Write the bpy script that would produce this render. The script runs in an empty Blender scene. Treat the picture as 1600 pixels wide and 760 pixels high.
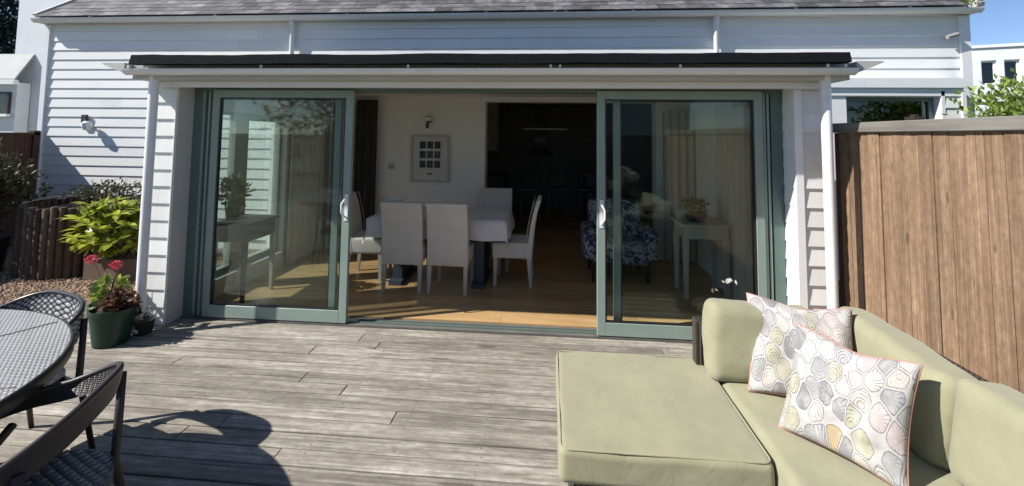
import bpy, bmesh, math, random
import numpy as np
from mathutils import Vector, Matrix, noise as mnoise
random.seed(7); np.random.seed(7)
PI = math.pi
S = bpy.context.scene
COL = S.collection

# ------------------------------------------------------------------ camera
F, PX, PY = 700.0, 800.0, 166.0
yaw, pitch, roll = math.radians(4.8), math.radians(3.74), math.radians(0.65)
fw = Vector((-math.sin(yaw)*math.cos(pitch), math.cos(yaw)*math.cos(pitch), math.sin(pitch)))
r0 = Vector((math.cos(yaw), math.sin(yaw), 0)); u0 = r0.cross(fw)
rt = math.cos(roll)*r0 + math.sin(roll)*u0
up = -math.sin(roll)*r0 + math.cos(roll)*u0
cd = bpy.data.cameras.new('camera'); cam = bpy.data.objects.new('camera', cd); COL.objects.link(cam)
M = Matrix((rt, up, -fw)).transposed().to_4x4(); M.translation = Vector((0, 0, 1.65)); cam.matrix_world = M
cd.sensor_width = 36; cd.lens = F/1600*36; cd.shift_x = 0; cd.shift_y = -(380-PY)/1600
cd.clip_start = 0.05; cd.clip_end = 2000
S.camera = cam

# ------------------------------------------------------------------ light
SUN = Vector((2.62, 1.0, -2.36)).normalized()
sl = bpy.data.lights.new('sun', 'SUN'); sl.energy = 5.0; sl.angle = math.radians(0.55); sl.color = (1, .955, .89)
so = bpy.data.objects.new('sun', sl); COL.objects.link(so); so.rotation_euler = SUN.to_track_quat('-Z', 'Y').to_euler()
so.location = (-8, -3, 8)
w = bpy.data.worlds.new('World'); S.world = w; w.use_nodes = True
nt = w.node_tree; bg = nt.nodes['Background']; sky = nt.nodes.new('ShaderNodeTexSky'); sky.sky_type = 'NISHITA'
sky.sun_disc = False; sky.sun_elevation = math.asin(-SUN.z)
sky.sun_rotation = math.atan2(-SUN.x, -SUN.y)
sky.air_density = 0.65; sky.dust_density = 0.0; sky.ozone_density = 2.5
nt.links.new(sky.outputs[0], bg.inputs[0]); bg.inputs[1].default_value = 0.1
S.view_settings.view_transform = 'Standard'; S.view_settings.look = 'None'; S.view_settings.gamma = 1
S.view_settings.exposure = 0.55
S.cycles.max_bounces = 10; S.cycles.diffuse_bounces = 8; S.cycles.transparent_max_bounces = 16
S.cycles.sample_clamp_indirect = 6

# ------------------------------------------------------------------ node helpers
def new_mat(name):
    m = bpy.data.materials.new(name); m.use_nodes = True
    t = m.node_tree; b = t.nodes['Principled BSDF']
    return m, t, b
def N(t, typ, **k):
    n = t.nodes.new('ShaderNode'+typ)
    for a, v in k.items():
        if a.startswith('i_'):
            key = a[2:]; key = int(key) if key.isdigit() else key.replace('_', ' ')
            n.inputs[key].default_value = v
        else: setattr(n, a, v)
    return n
def L(t, a, b): t.links.new(a, b)
def coords(t, scale=(1, 1, 1), kind='Object', rnd=True, rot=(0, 0, 0)):
    tc = N(t, 'TexCoord'); mp = N(t, 'Mapping'); mp.inputs['Scale'].default_value = scale; mp.inputs['Rotation'].default_value = rot
    src = tc.outputs[kind]
    if rnd:
        oi = N(t, 'ObjectInfo'); mu = N(t, 'Math', operation='MULTIPLY'); mu.inputs[1].default_value = 57.0
        L(t, oi.outputs['Random'], mu.inputs[0])
        va = N(t, 'VectorMath', operation='ADD'); L(t, src, va.inputs[0]); L(t, mu.outputs[0], va.inputs[1]); src = va.outputs[0]
    L(t, src, mp.inputs[0]); return mp.outputs[0]
def ramp(t, fac, stops, interp='LINEAR'):
    r = N(t, 'ValToRGB'); r.color_ramp.interpolation = interp
    e = r.color_ramp.elements
    while len(e) < len(stops): e.new(0.5)
    for q, (p, c) in zip(e, stops):
        q.position = p; q.color = (*c, 1) if len(c) == 3 else c
    L(t, fac, r.inputs[0]); return r.outputs[0]
def mixc(t, fac, a, b, mode='MIX'):
    m = N(t, 'Mix', data_type='RGBA', blend_type=mode, clamp_factor=True)
    for s, v in ((0, fac), (6, a), (7, b)):
        if hasattr(v, 'links'): L(t, v, m.inputs[s])
        else: m.inputs[s].default_value = v if s == 0 else ((*v, 1) if len(v) == 3 else v)
    return m.outputs[2]
def bump(t, b, h, strength=.3, dist=.01):
    n = N(t, 'Bump'); n.inputs['Strength'].default_value = strength; n.inputs['Distance'].default_value = dist
    L(t, h, n.inputs['Height']); L(t, n.outputs[0], b.inputs['Normal'])
def noise(t, vec, scale, detail=4, rough=.55, dist=0):
    n = N(t, 'TexNoise'); n.inputs['Scale'].default_value = scale; n.inputs['Detail'].default_value = detail
    n.inputs['Roughness'].default_value = rough; n.inputs['Distortion'].default_value = dist
    L(t, vec, n.inputs['Vector']); return n.outputs[0]
def vary(c, k): return tuple(min(1, x*k) for x in c)
def math1(t, op, a, b=None, c=None):
    n = N(t, 'Math', operation=op)
    for i, v in enumerate((a, b, c)):
        if v is None: continue
        if hasattr(v, 'links'): L(t, v, n.inputs[i])
        else: n.inputs[i].default_value = v
    return n.outputs[0]

def painted(name, c, rough=.5, scale=6, amt=.12, bmp=.15, dirt=None, rnd=True, metal=0, objvar=.0):
    m, t, b = new_mat(name); v = coords(t, rnd=rnd)
    n1 = noise(t, v, scale, 5); col = ramp(t, n1, [(.3, vary(c, 1-amt)), (.7, vary(c, 1+amt*.6))])
    n2 = noise(t, v, scale*14, 3)
    if dirt:
        d = ramp(t, noise(t, v, scale*.35, 6, .65), [(.55, (0, 0, 0)), (.8, (1, 1, 1))]); 
        dm = math1(t, 'MULTIPLY', d, .5); col = mixc(t, dm, col, dirt)
    if objvar:
        oi = N(t, 'ObjectInfo'); f = math1(t, 'MULTIPLY_ADD', oi.outputs['Random'], objvar*2, 1-objvar)
        hs = N(t, 'HueSaturation'); L(t, f, hs.inputs['Value']); L(t, col, hs.inputs['Color']); col = hs.outputs[0]
    L(t, col, b.inputs['Base Color']); b.inputs['Roughness'].default_value = rough; b.inputs['Metallic'].default_value = metal
    bump(t, b, n2, bmp, .004); return m

def wood(name, c1, c2, axis='x', rough=.75, knots=True, grain=1.0, objvar=.2, bmp=.35, c3=None, knotc=(.1, .06, .04), cracks=0):
    m, t, b = new_mat(name)
    sc = {'x': (1.6, 38*grain, 38*grain), 'z': (38*grain, 38*grain, 1.6), 'y': (38*grain, 1.6, 38*grain)}[axis]
    v = coords(t, sc); tc2 = coords(t, (1, 1, 1))
    g = noise(t, v, 1.0, 6, .62, .6)
    sc2 = {'x': (.9, 9, 9), 'z': (9, 9, .9), 'y': (9, .9, 9)}[axis]
    g2 = noise(t, coords(t, sc2), 1.0, 4, .5, 1.5)
    mixg = math1(t, 'ADD', math1(t, 'MULTIPLY', g, .6), math1(t, 'MULTIPLY', g2, .4))
    stops = [(.3, c1), (.68, c2)] if c3 is None else [(.28, c1), (.5, c2), (.72, c3)]
    col = ramp(t, mixg, stops)
    if knots:
        ks = {'x': (1.3, 9, 9), 'z': (.02, 8, 4.0), 'y': (9, 2.1, 9)}[axis]
        vo = N(t, 'TexVoronoi', feature='F1'); L(t, coords(t, ks), vo.inputs['Vector']); vo.inputs['Scale'].default_value = 1.0
        vo.inputs['Randomness'].default_value = 1
        kf = ramp(t, vo.outputs['Distance'], [(.055 if axis == 'z' else .09, (1, 1, 1)), (.10 if axis == 'z' else .16, (0, 0, 0))])
        col = mixc(t, math1(t, 'MULTIPLY', kf, .75), col, knotc)
    if cracks:
        csc = {'x': (1.1, 60, 60), 'z': (60, 60, 1.1), 'y': (60, 1.1, 60)}[axis]
        ck = ramp(t, noise(t, coords(t, csc), 1.0, 3, .5, .3), [(.66, (0, 0, 0)), (.72, (1, 1, 1))]); col = mixc(t, math1(t, 'MULTIPLY', ck, cracks), col, vary(c1, .35))
        mo = noise(t, coords(t, (14, 30, 30)), 1.0, 5, .7); col = mixc(t, math1(t, 'MULTIPLY', ramp(t, mo, [(.4, (1, 1, 1)), (.62, (0, 0, 0))]), .4), col, vary(c1, .9))
    blot = noise(t, tc2, 2.2, 4); col = mixc(t, math1(t, 'MULTIPLY', ramp(t, blot, [(.45, (0, 0, 0)), (.7, (1, 1, 1))]), .35), col, vary(c1, .8))
    oi = N(t, 'ObjectInfo'); f = math1(t, 'MULTIPLY_ADD', oi.outputs['Random'], objvar*2, 1-objvar)
    hs = N(t, 'HueSaturation'); L(t, f, hs.inputs['Value']); L(t, col, hs.inputs['Color'])
    L(t, hs.outputs[0], b.inputs['Base Color']); b.inputs['Roughness'].default_value = rough
    bump(t, b, g, bmp, .004); return m

def fabric(name, c, weave=260, rough=.9, amt=.12, bmp=.25, sheen=.2):
    m, t, b = new_mat(name); v = coords(t)
    n1 = noise(t, v, 7, 5, .6); col = ramp(t, n1, [(.3, vary(c, 1-amt)), (.7, vary(c, 1+amt*.8))])
    fine = noise(t, v, weave, 2, .7); col = mixc(t, math1(t, 'MULTIPLY', fine, .35), col, vary(c, .55))
    col2 = mixc(t, ramp(t, noise(t, v, 2.3, 3), [(.5, (0, 0, 0)), (.75, (.35, .35, .35))]), col, vary(c, .8))
    L(t, col2, b.inputs['Base Color']); b.inputs['Roughness'].default_value = rough
    b.inputs['Sheen Weight'].default_value = sheen
    fold = noise(t, v, 5.5, 3, .5, 1.2)
    h = math1(t, 'ADD', math1(t, 'MULTIPLY', fine, .12), fold)
    bump(t, b, h, bmp, .02); return m

def leafmat(name, c, var=.35, trans=.35, rough=.45):
    m, t, b = new_mat(name)
    geo = N(t, 'NewGeometry'); oi = N(t, 'ObjectInfo')
    r = math1(t, 'FRACT', math1(t, 'ADD', geo.outputs['Random Per Island'], oi.outputs['Random']))
    col = ramp(t, r, [(0, vary(c, 1-var)), (.5, c), (1, (min(1, c[0]*(1+var*1.3)), min(1, c[1]*(1+var)), c[2]))])
    L(t, col, b.inputs['Base Color']); b.inputs['Roughness'].default_value = rough
    tr = N(t, 'BsdfTranslucent'); L(t, col, tr.inputs[0]); ms = N(t, 'MixShader'); ms.inputs[0].default_value = trans
    L(t, b.outputs[0], ms.inputs[1]); L(t, tr.outputs[0], ms.inputs[2]); L(t, ms.outputs[0], t.nodes['Material Output'].inputs[0])
    return m

def glassmat(name, tint=(.93, .965, .95), refl=1.0):
    m, t, b = new_mat(name); t.nodes.remove(b)
    tr = N(t, 'BsdfTransparent'); tr.inputs[0].default_value = (*tint, 1)
    gl = N(t, 'BsdfGlossy'); gl.inputs['Roughness'].default_value = .015; gl.inputs[0].default_value = (.95, 1, .98, 1)
    fr = N(t, 'Fresnel'); fr.inputs[0].default_value = 1.52
    v = coords(t, rnd=True); nb = N(t, 'Bump'); nb.inputs['Strength'].default_value = .03; nb.inputs['Distance'].default_value = .02
    L(t, noise(t, v, 1.5, 2), nb.inputs['Height']); L(t, nb.outputs[0], gl.inputs['Normal'])
    f = math1(t, 'MINIMUM', math1(t, 'MULTIPLY_ADD', fr.outputs[0], .46*refl, 0.0), 1.0)
    ms = N(t, 'MixShader'); L(t, f, ms.inputs[0]); L(t, tr.outputs[0], ms.inputs[1]); L(t, gl.outputs[0], ms.inputs[2])
    L(t, ms.outputs[0], t.nodes['Material Output'].inputs[0]); return m

def wickermat(name, c_hi, c_lo, su=60, sv=60, rough=.45, kind='UV', coat=0.0, diag=True, bmp=.8):
    m, t, b = new_mat(name)
    tc = N(t, 'TexCoord'); mp = N(t, 'Mapping'); mp.inputs['Scale'].default_value = (su, sv, 1)
    if diag: mp.inputs['Rotation'].default_value = (0, 0, PI/4)
    L(t, tc.outputs[kind], mp.inputs[0]); sp = N(t, 'SeparateXYZ'); L(t, mp.outputs[0], sp.inputs[0])
    a = math1(t, 'ABSOLUTE', math1(t, 'SINE', math1(t, 'MULTIPLY', sp.outputs[0], PI)))
    c = math1(t, 'ABSOLUTE', math1(t, 'SINE', math1(t, 'MULTIPLY', sp.outputs[1], PI)))
    fx = math1(t, 'FLOOR', sp.outputs[0]); fy = math1(t, 'FLOOR', sp.outputs[1])
    par = math1(t, 'FLOORED_MODULO', math1(t, 'ADD', fx, fy), 2.0)
    h = math1(t, 'MULTIPLY', math1(t, 'MULTIPLY', a, c), math1(t, 'MULTIPLY_ADD', par, .5, .5))
    n1 = noise(t, coords(t, rnd=True), 30, 3)
    hh = math1(t, 'MULTIPLY', h, math1(t, 'MULTIPLY_ADD', n1, 1.0, .5))
    col = ramp(t, hh, [(.08, c_lo), (.55, c_hi)])
    L(t, col, b.inputs['Base Color']); b.inputs['Roughness'].default_value = rough
    b.inputs['Coat Weight'].default_value = coat; b.inputs['Coat Roughness'].default_value = .12
    bump(t, b, h, bmp, .004); return m

# ------------------------------------------------------------------ mesh helpers
class MB:
    def __init__(s): s.v = []; s.f = []; s.uv = None
    def add(s, vs, fs):
        o = len(s.v); s.v += [tuple(p) for p in vs]; s.f += [tuple(i+o for i in f) for f in fs]; return s
    def box(s, x0, x1, y0, y1, z0, z1):
        return s.add([(x0,y0,z0),(x1,y0,z0),(x1,y1,z0),(x0,y1,z0),(x0,y0,z1),(x1,y0,z1),(x1,y1,z1),(x0,y1,z1)],
                     [(0,3,2,1),(4,5,6,7),(0,1,5,4),(1,2,6,5),(2,3,7,6),(3,0,4,7)])
    def cbox(s, c, d): return s.box(c[0]-d[0]/2, c[0]+d[0]/2, c[1]-d[1]/2, c[1]+d[1]/2, c[2]-d[2]/2, c[2]+d[2]/2)
    def tapbox(s, c0, d0, c1, d1):           # from rect d0 centred c0 to rect d1 centred c1 (z up)
        q = [(-1,-1),(1,-1),(1,1),(-1,1)]
        vs = [(c0[0]+a*d0[0]/2, c0[1]+b*d0[1]/2, c0[2]) for a, b in q] + [(c1[0]+a*d1[0]/2, c1[1]+b*d1[1]/2, c1[2]) for a, b in q]
        return s.add(vs, [(0,3,2,1),(4,5,6,7),(0,1,5,4),(1,2,6,5),(2,3,7,6),(3,0,4,7)])
    def prism(s, pts, axis, a, b):           # 2D polygon extruded along axis
        def P(p, t): return {'x': (t, p[0], p[1]), 'y': (p[0], t, p[1]), 'z': (p[0], p[1], t)}[axis]
        n = len(pts); vs = [P(p, a) for p in pts]+[P(p, b) for p in pts]
        return s.add(vs, [tuple(range(n-1, -1, -1)), tuple(range(n, 2*n))]+[(i, (i+1) % n, (i+1) % n+n, i+n) for i in range(n)])
    def tube(s, path, r, n=8, caps=True):
        P = [Vector(p) for p in path]; rs = r if isinstance(r, (list, tuple)) else [r]*len(P)
        rings = []; prev = None
        for i, p in enumerate(P):
            d = (P[min(i+1, len(P)-1)]-P[max(i-1, 0)]).normalized()
            if prev is None:
                a = Vector((0, 0, 1)) if abs(d.z) < .9 else Vector((1, 0, 0)); x = d.cross(a).normalized()
            else:
                x = (prev-d*prev.dot(d)).normalized()
            prev = x; y = d.cross(x)
            rings.append([p+rs[i]*(math.cos(2*PI*k/n)*x+math.sin(2*PI*k/n)*y) for k in range(n)])
        vs = [q for rg in rings for q in rg]; fs = []
        for i in range(len(P)-1):
            for k in range(n): fs.append((i*n+k, i*n+(k+1) % n, (i+1)*n+(k+1) % n, (i+1)*n+k))
        if caps: fs += [tuple(range(n-1, -1, -1)), tuple((len(P)-1)*n+k for k in range(n))]
        return s.add(vs, fs)
    def lathe(s, prof, c=(0, 0, 0), n=20):
        vs = []; fs = []
        for r, z in prof:
            for k in range(n): a = 2*PI*k/n; vs.append((c[0]+r*math.cos(a), c[1]+r*math.sin(a), c[2]+z))
        for i in range(len(prof)-1):
            for k in range(n): fs.append((i*n+k, i*n+(k+1) % n, (i+1)*n+(k+1) % n, (i+1)*n+k))
        fs += [tuple(range(n-1, -1, -1)), tuple((len(prof)-1)*n+k for k in range(n))]
        return s.add(vs, fs)
    def ball(s, c, r, n=8, m=5, sq=(1, 1, 1)):
        vs = [(c[0], c[1], c[2]-r*sq[2])]; fs = []
        for i in range(1, m):
            ph = -PI/2+PI*i/m
            for k in range(n): a = 2*PI*k/n; vs.append((c[0]+sq[0]*r*math.cos(ph)*math.cos(a), c[1]+sq[1]*r*math.cos(ph)*math.sin(a), c[2]+sq[2]*r*math.sin(ph)))
        vs.append((c[0], c[1], c[2]+r*sq[2])); top = len(vs)-1
        for k in range(n):
            fs.append((0, 1+(k+1) % n, 1+k)); fs.append((top, 1+(m-2)*n+k, 1+(m-2)*n+(k+1) % n))
            for i in range(m-2): fs.append((1+i*n+k, 1+i*n+(k+1) % n, 1+(i+1)*n+(k+1) % n, 1+(i+1)*n+k))
        return s.add(vs, fs)
    def mesh(s, name, mat, smooth=False, bev=0, segs=1):
        me = bpy.data.meshes.new(name); me.from_pydata(s.v, [], s.f)
        if s.uv is not None:
            ul = me.uv_layers.new(name='UVMap')
            for lp in me.loops: ul.data[lp.index].uv = s.uv[lp.vertex_index]
        if bev:
            bm = bmesh.new(); bm.from_mesh(me)
            es = [e for e in bm.edges if len(e.link_faces) == 2 and e.calc_face_angle(0) > .5]
            bmesh.ops.bevel(bm, geom=es, offset=bev, segments=segs, profile=.6, affect='EDGES', clamp_overlap=True)
            bm.to_mesh(me); bm.free()
        me.materials.append(mat)
        if smooth:
            me.polygons.foreach_set('use_smooth', [True]*len(me.polygons))
            if smooth == 'auto':
                me.update()
                bm = bmesh.new(); bm.from_mesh(me)
                for e in bm.edges:
                    if len(e.link_faces) == 2 and e.calc_face_angle(0) > .7: e.smooth = False
                bm.to_mesh(me); bm.free()
        me.update(); return me
    def build(s, name, mat, parent=None, smooth=False, bev=0, segs=1, world=True):
        return place(name, s.mesh(name, mat, smooth, bev, segs), parent=parent, world=world)

def pmat(o):
    m = Matrix.LocRotScale(o.location, o.rotation_euler, o.scale)
    return pmat(o.parent) @ o.matrix_parent_inverse @ m if o.parent else m
def place(name, mesh, loc=(0, 0, 0), rot=(0, 0, 0), sc=(1, 1, 1), parent=None, world=True):
    o = bpy.data.objects.new(name, mesh); COL.objects.link(o); o.location = loc; o.rotation_euler = rot; o.scale = sc
    if parent:
        o.parent = parent
        if world: o.matrix_parent_inverse = pmat(parent).inverted()
    return o
def tag(o, label=None, cat=None, group=None, kind=None):
    if label: o['label'] = label
    if cat: o['category'] = cat
    if group: o['group'] = group
    if kind: o['kind'] = kind
    return o
def empty(name, loc, label, cat, group=None, rz=0):
    o = bpy.data.objects.new(name, None); COL.objects.link(o); o.location = loc; o.rotation_euler = (0, 0, rz); o.empty_display_size = .1
    return tag(o, label, cat, group)
def struct(name, mb, mat, **k): o = mb.build(name, mat, **k); o['kind'] = 'structure'; return o
def copy_tree(o, parent=None):
    c = o.copy(); COL.objects.link(c); c.parent = parent
    for ch in [x for x in S.objects if x.parent == o]: copy_tree(ch, c)
    return c

# ------------------------------------------------------------------ materials
WHITE = painted('white_paint', (.74, .76, .78), .45, 3, .05, .08, dirt=(.5, .5, .47))
TRIMW = painted('white_trim', (.8, .8, .8), .4, 4, .04, .05)
BOARDW = painted('weatherboard_paint', (.77, .775, .765), .5, 2.2, .06, .12, dirt=(.5, .52, .5), objvar=.035)
BOARDG = painted('room_board_paint', (.76, .765, .75), .5, 2.2, .06, .12, dirt=(.48, .48, .44), objvar=.05)
PVC = painted('white_plastic', (.8, .8, .8), .3, 5, .05, .03, dirt=(.5, .5, .46))
SOFFIT = painted('fascia_paint', (.5, .49, .46), .5, 3, .08, .08, dirt=(.33, .33, .26))
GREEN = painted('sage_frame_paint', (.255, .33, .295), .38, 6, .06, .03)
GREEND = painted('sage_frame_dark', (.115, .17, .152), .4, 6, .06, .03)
FELT = painted('roof_felt', (.007, .008, .011), .95, 20, .3, .5)
FELT.node_tree.nodes['Principled BSDF'].inputs['Specular IOR Level'].default_value = .15
SLATE = painted('slate', (.12, .115, .12), .7, 9, .5, .6, dirt=(.42, .42, .36), objvar=.5)
RENDER_W = painted('white_render', (.72, .74, .77), .85, 1.2, .06, .3, dirt=(.6, .62, .64))
PLASTER = painted('plaster', (.82, .81, .78), .85, 1.5, .03, .05)
CEIL = painted('ceiling_paint', (.84, .83, .81), .9, 1.5, .03, .05)
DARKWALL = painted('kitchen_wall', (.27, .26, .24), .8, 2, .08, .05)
GLASS = glassmat('window_glass')
DGLASS = glassmat('dark_window_glass', (.35, .42, .42), 2.4)
DECK = wood('deck_wood', (.115, .10, .08), (.325, .295, .245), 'x', .8, True, 1.3, .2, .9, c3=(.67, .635, .56), knotc=(.12, .09, .06), cracks=.8)
DECKSUB = painted('deck_joist', (.03, .025, .02), .9)
FENCEM = wood('fence_wood', (.10, .058, .034), (.275, .178, .108), 'z', .8, True, 1.9, .12, .9, c3=(.46, .325, .215), knotc=(.10, .055, .032), cracks=.5)
FCAP = wood('fence_cap_wood', (.12, .115, .10), (.24, .225, .20), 'y', .8, False, 1, .1, .4)
DKFENCE = wood('dark_fence_wood', (.05, .025, .018), (.12, .06, .04), 'z', .8, False, 1, .15, .3)
LOGM = wood('shaded_log_wood', (.03, .019, .013), (.10, .068, .05), 'z', .85, False, .8, .35, .6)  # brown of the logs darkened to stand for the shrub's shade
LOGTOP = painted('log_end', (.36, .33, .28), .8, 20, .3, .3)
FLOORM = wood('oak_floor', (.38, .23, .10), (.58, .38, .19), 'x', .32, False, .6, .12, .06)
OLIVE = fabric('olive_canvas', (.335, .325, .205), 420, .9, .10, .32)
CREAM = fabric('cream_cover', (.72, .67, .60), 300, .95, .06, .2)
CLOTHM = fabric('white_tablecloth', (.72, .69, .68), 300, .9, .05, .2)
CURT = fabric('linen_curtain', (.56, .51, .45), 200, .95, .08, .15)
CURTD = fabric('dark_curtain', (.035, .032, .03), 200, .95, .08, .15)
WICK = wickermat('dark_wicker', (.05, .045, .045), (.012, .011, .012), 60, 60, .38)
WICKL = wickermat('sunlit_wicker', (.50, .51, .53), (.03, .03, .035), 34, 34, .3, bmp=.6)  # pale version of the chair wicker, sunlit sheen put into the colour
WSEAT = wickermat('blue_wicker', (.055, .07, .10), (.008, .01, .016), 40, 40, .42, bmp=.8)
WTOP = wickermat('table_sheen_wicker', (.60, .595, .58), (.12, .12, .12), 52, 52, .26, coat=.7, bmp=.5)  # base colour lightened to carry the sheen reflected in the top
WSOFA = wickermat('sofa_wicker', (.10, .085, .07), (.015, .012, .01), 60, 60, .5, kind='Object')
DKMET = painted('dark_frame', (.035, .028, .026), .45, 12, .15, .05)
BLACK = painted('black_metal', (.02, .02, .022), .4, 10, .1, .02)
GPOT = painted('green_pot', (.006, .036, .023), .35, 6, .15, .05)
TERRA = painted('terracotta', (.13, .082, .06), .85, 8, .2, .3)
DKPOT = painted('dark_pot', (.02, .025, .035), .4, 6, .15, .05)
SOIL = painted('soil', (.035, .025, .018), .95, 30, .4, .8)
DKWOOD = wood('dark_furniture', (.022, .013, .009), (.05, .03, .02), 'x', .55, False, .5, .05, .05)
CREAMW = painted('cream_furniture', (.5, .47, .40), .5, 5, .05, .05)
STEM = painted('stem', (.10, .09, .045), .8, 10, .2, .2)
BARK = painted('bark', (.07, .05, .04), .9, 14, .35, .8)
LF_BR = leafmat('bright_leaf', (.42, .48, .08), .35, .45, .35)
LF_BR2 = leafmat('green_yellow_leaf', (.22, .28, .05), .5, .4, .4)
LF_DK = leafmat('olive_leaf', (.062, .068, .036), .5, .25)
LF_MID = leafmat('mid_leaf', (.09, .15, .045), .4, .3)
LF_HEDGE = leafmat('hedge_leaf', (.24, .33, .085), .5, .35)
LF_PINE = leafmat('conifer_leaf', (.015, .028, .022), .4, .1)
LF_RUST = leafmat('rust_leaf', (.13, .068, .05), .5, .3)
PETRED = leafmat('red_petal', (.60, .09, .14), .25, .35)
PETWH = leafmat('white_petal', (.75, .75, .72), .1, .3)
GRAV = leafmat('gravel_stone', (.32, .22, .165), .5, 0.0, .9)
CORAL = painted('coral_piping', (.48, .22, .17), .7)
FROST = painted('lamp_glass', (.75, .76, .76), .3)

# shell print for the pillows
def shellmat():
    m, t, b = new_mat('shell_print')
    tc = N(t, 'TexCoord'); uv = tc.outputs['UV']
    mp = N(t, 'Mapping'); mp.inputs['Scale'].default_value = (7.4, 4.6, 1); mp.inputs['Rotation'].default_value = (0, 0, .35); L(t, uv, mp.inputs[0])
    oi = N(t, 'ObjectInfo'); ad = N(t, 'VectorMath', operation='ADD'); L(t, mp.outputs[0], ad.inputs[0]); 
    mu = math1(t, 'MULTIPLY', oi.outputs['Random'], 9.0); L(t, mu, ad.inputs[1]); vec = ad.outputs[0]
    kw = dict(voronoi_dimensions='2D')
    v1 = N(t, 'TexVoronoi', feature='F1', **kw); L(t, vec, v1.inputs['Vector']); v1.inputs['Scale'].default_value = 1; v1.inputs['Randomness'].default_value = .72
    v2 = N(t, 'TexVoronoi', feature='DISTANCE_TO_EDGE', **kw); L(t, vec, v2.inputs['Vector']); v2.inputs['Scale'].default_value = 1; v2.inputs['Randomness'].default_value = .72
    loc = N(t, 'VectorMath', operation='SUBTRACT'); L(t, vec, loc.inputs[0]); L(t, v1.outputs['Position'], loc.inputs[1])
    sp = N(t, 'SeparateXYZ'); L(t, loc.outputs[0], sp.inputs[0])
    cs = N(t, 'SeparateColor'); L(t, v1.outputs['Color'], cs.inputs[0]); R_, G_, B_ = cs.outputs[0], cs.outputs[1], cs.outputs[2]
    # direction differs per shell: rays fan out from a hinge point beside the centre
    ox = math1(t, 'MULTIPLY_ADD', R_, .7, -.35); oy = math1(t, 'MULTIPLY_ADD', G_, .7, -.35)
    ax = math1(t, 'ADD', sp.outputs[0], ox); ay = math1(t, 'ADD', sp.outputs[1], oy)
    ang = math1(t, 'ARCTAN2', ay, ax)
    rr = math1(t, 'SQRT', math1(t, 'ADD', math1(t, 'MULTIPLY', ax, ax), math1(t, 'MULTIPLY', ay, ay)))
    wob = math1(t, 'MULTIPLY', noise(t, vec, 5, 2), 2.2)
    rays = math1(t, 'SINE', math1(t, 'ADD', math1(t, 'MULTIPLY', ang, 22.0), wob))
    rings = math1(t, 'SINE', math1(t, 'ADD', math1(t, 'MULTIPLY', rr, 42.0), math1(t, 'MULTIPLY', wob, 2.0)))
    kindm = math1(t, 'GREATER_THAN', B_, .5)
    strp = math1(t, 'ADD', math1(t, 'MULTIPLY', rays, kindm), math1(t, 'MULTIPLY', rings, math1(t, 'SUBTRACT', 1.0, kindm)))
    stripe = ramp(t, math1(t, 'MULTIPLY_ADD', strp, .5, .5), [(.62, (0, 0, 0)), (.85, (1, 1, 1))])
    base = ramp(t, R_, [(0, (.42, .41, .40)), (.15, (.40, .385, .27)), (.3, (.54, .47, .42)), (.46, (.25, .24, .235)), (.54, (.52, .49, .44)), (.68, (.48, .40, .38)), (.8, (.33, .325, .32)), (.95, (.46, .36, .2))], 'CONSTANT')
    sk = noise(t, vec, 3.2, 3); dens = math1(t, 'MULTIPLY', math1(t, 'MULTIPLY_ADD', G_, .75, .3), ramp(t, sk, [(.3, (.3, .3, .3)), (.65, (1, 1, 1))]))
    inner = mixc(t, math1(t, 'MULTIPLY', stripe, dens), base, (.13, .125, .15))
    fade = ramp(t, noise(t, vec, 2.1, 2), [(.45, (0, 0, 0)), (.7, (.4, .4, .4))]); inner = mixc(t, fade, inner, (.54, .52, .51))
    e = v2.outputs['Distance']; rd = math1(t, 'SUBTRACT', .60, v1.outputs['Distance'])
    e = math1(t, 'SMOOTH_MIN', math1(t, 'SUBTRACT', e, .03), rd, .12)
    en = math1(t, 'ADD', e, math1(t, 'MULTIPLY_ADD', noise(t, vec, 6, 2), .06, -.03))
    outl = ramp(t, en, [(.0, (0, 0, 0)), (.012, (1, 1, 1)), (.035, (1, 1, 1)), (.06, (0, 0, 0))])
    mask = math1(t, 'GREATER_THAN', en, .005)
    col = mixc(t, mask, (.45, .435, .42), inner)
    col = mixc(t, math1(t, 'MULTIPLY', outl, .75), col, (.13, .125, .14))
    L(t, col, b.inputs['Base Color']); b.inputs['Roughness'].default_value = .85; b.inputs['Sheen Weight'].default_value = .15
    h = noise(t, coords(t), 6, 4, .55, 1.0); bump(t, b, h, .5, .02)
    return m
SHELL = shellmat()
def floralmat():
    m, t, b = new_mat('blue_floral'); v = coords(t)
    n = noise(t, v, 11, 3, .6, 1.5)
    col = ramp(t, n, [(.42, (.02, .032, .08)), (.5, (.08, .10, .16)), (.54, (.34, .35, .36)), (.64, (.3, .31, .31)), (.68, (.05, .08, .08))])
    L(t, col, b.inputs['Base Color']); b.inputs['Roughness'].default_value = .9; return m
FLORAL = floralmat()
def groundmat(name, a, c, s):
    m, t, b = new_mat(name); v = coords(t, rnd=False); n = noise(t, v, s, 8, .7)
    L(t, ramp(t, n, [(.35, a), (.65, c)]), b.inputs['Base Color']); b.inputs['Roughness'].default_value = .95; bump(t, b, n, .6, .03); return m
GROUND = groundmat('ground_earth', (.07, .075, .035), (.14, .14, .07), 3)
GRAVBASE = groundmat('gravel_base', (.12, .085, .065), (.25, .18, .14), 45)

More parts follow.
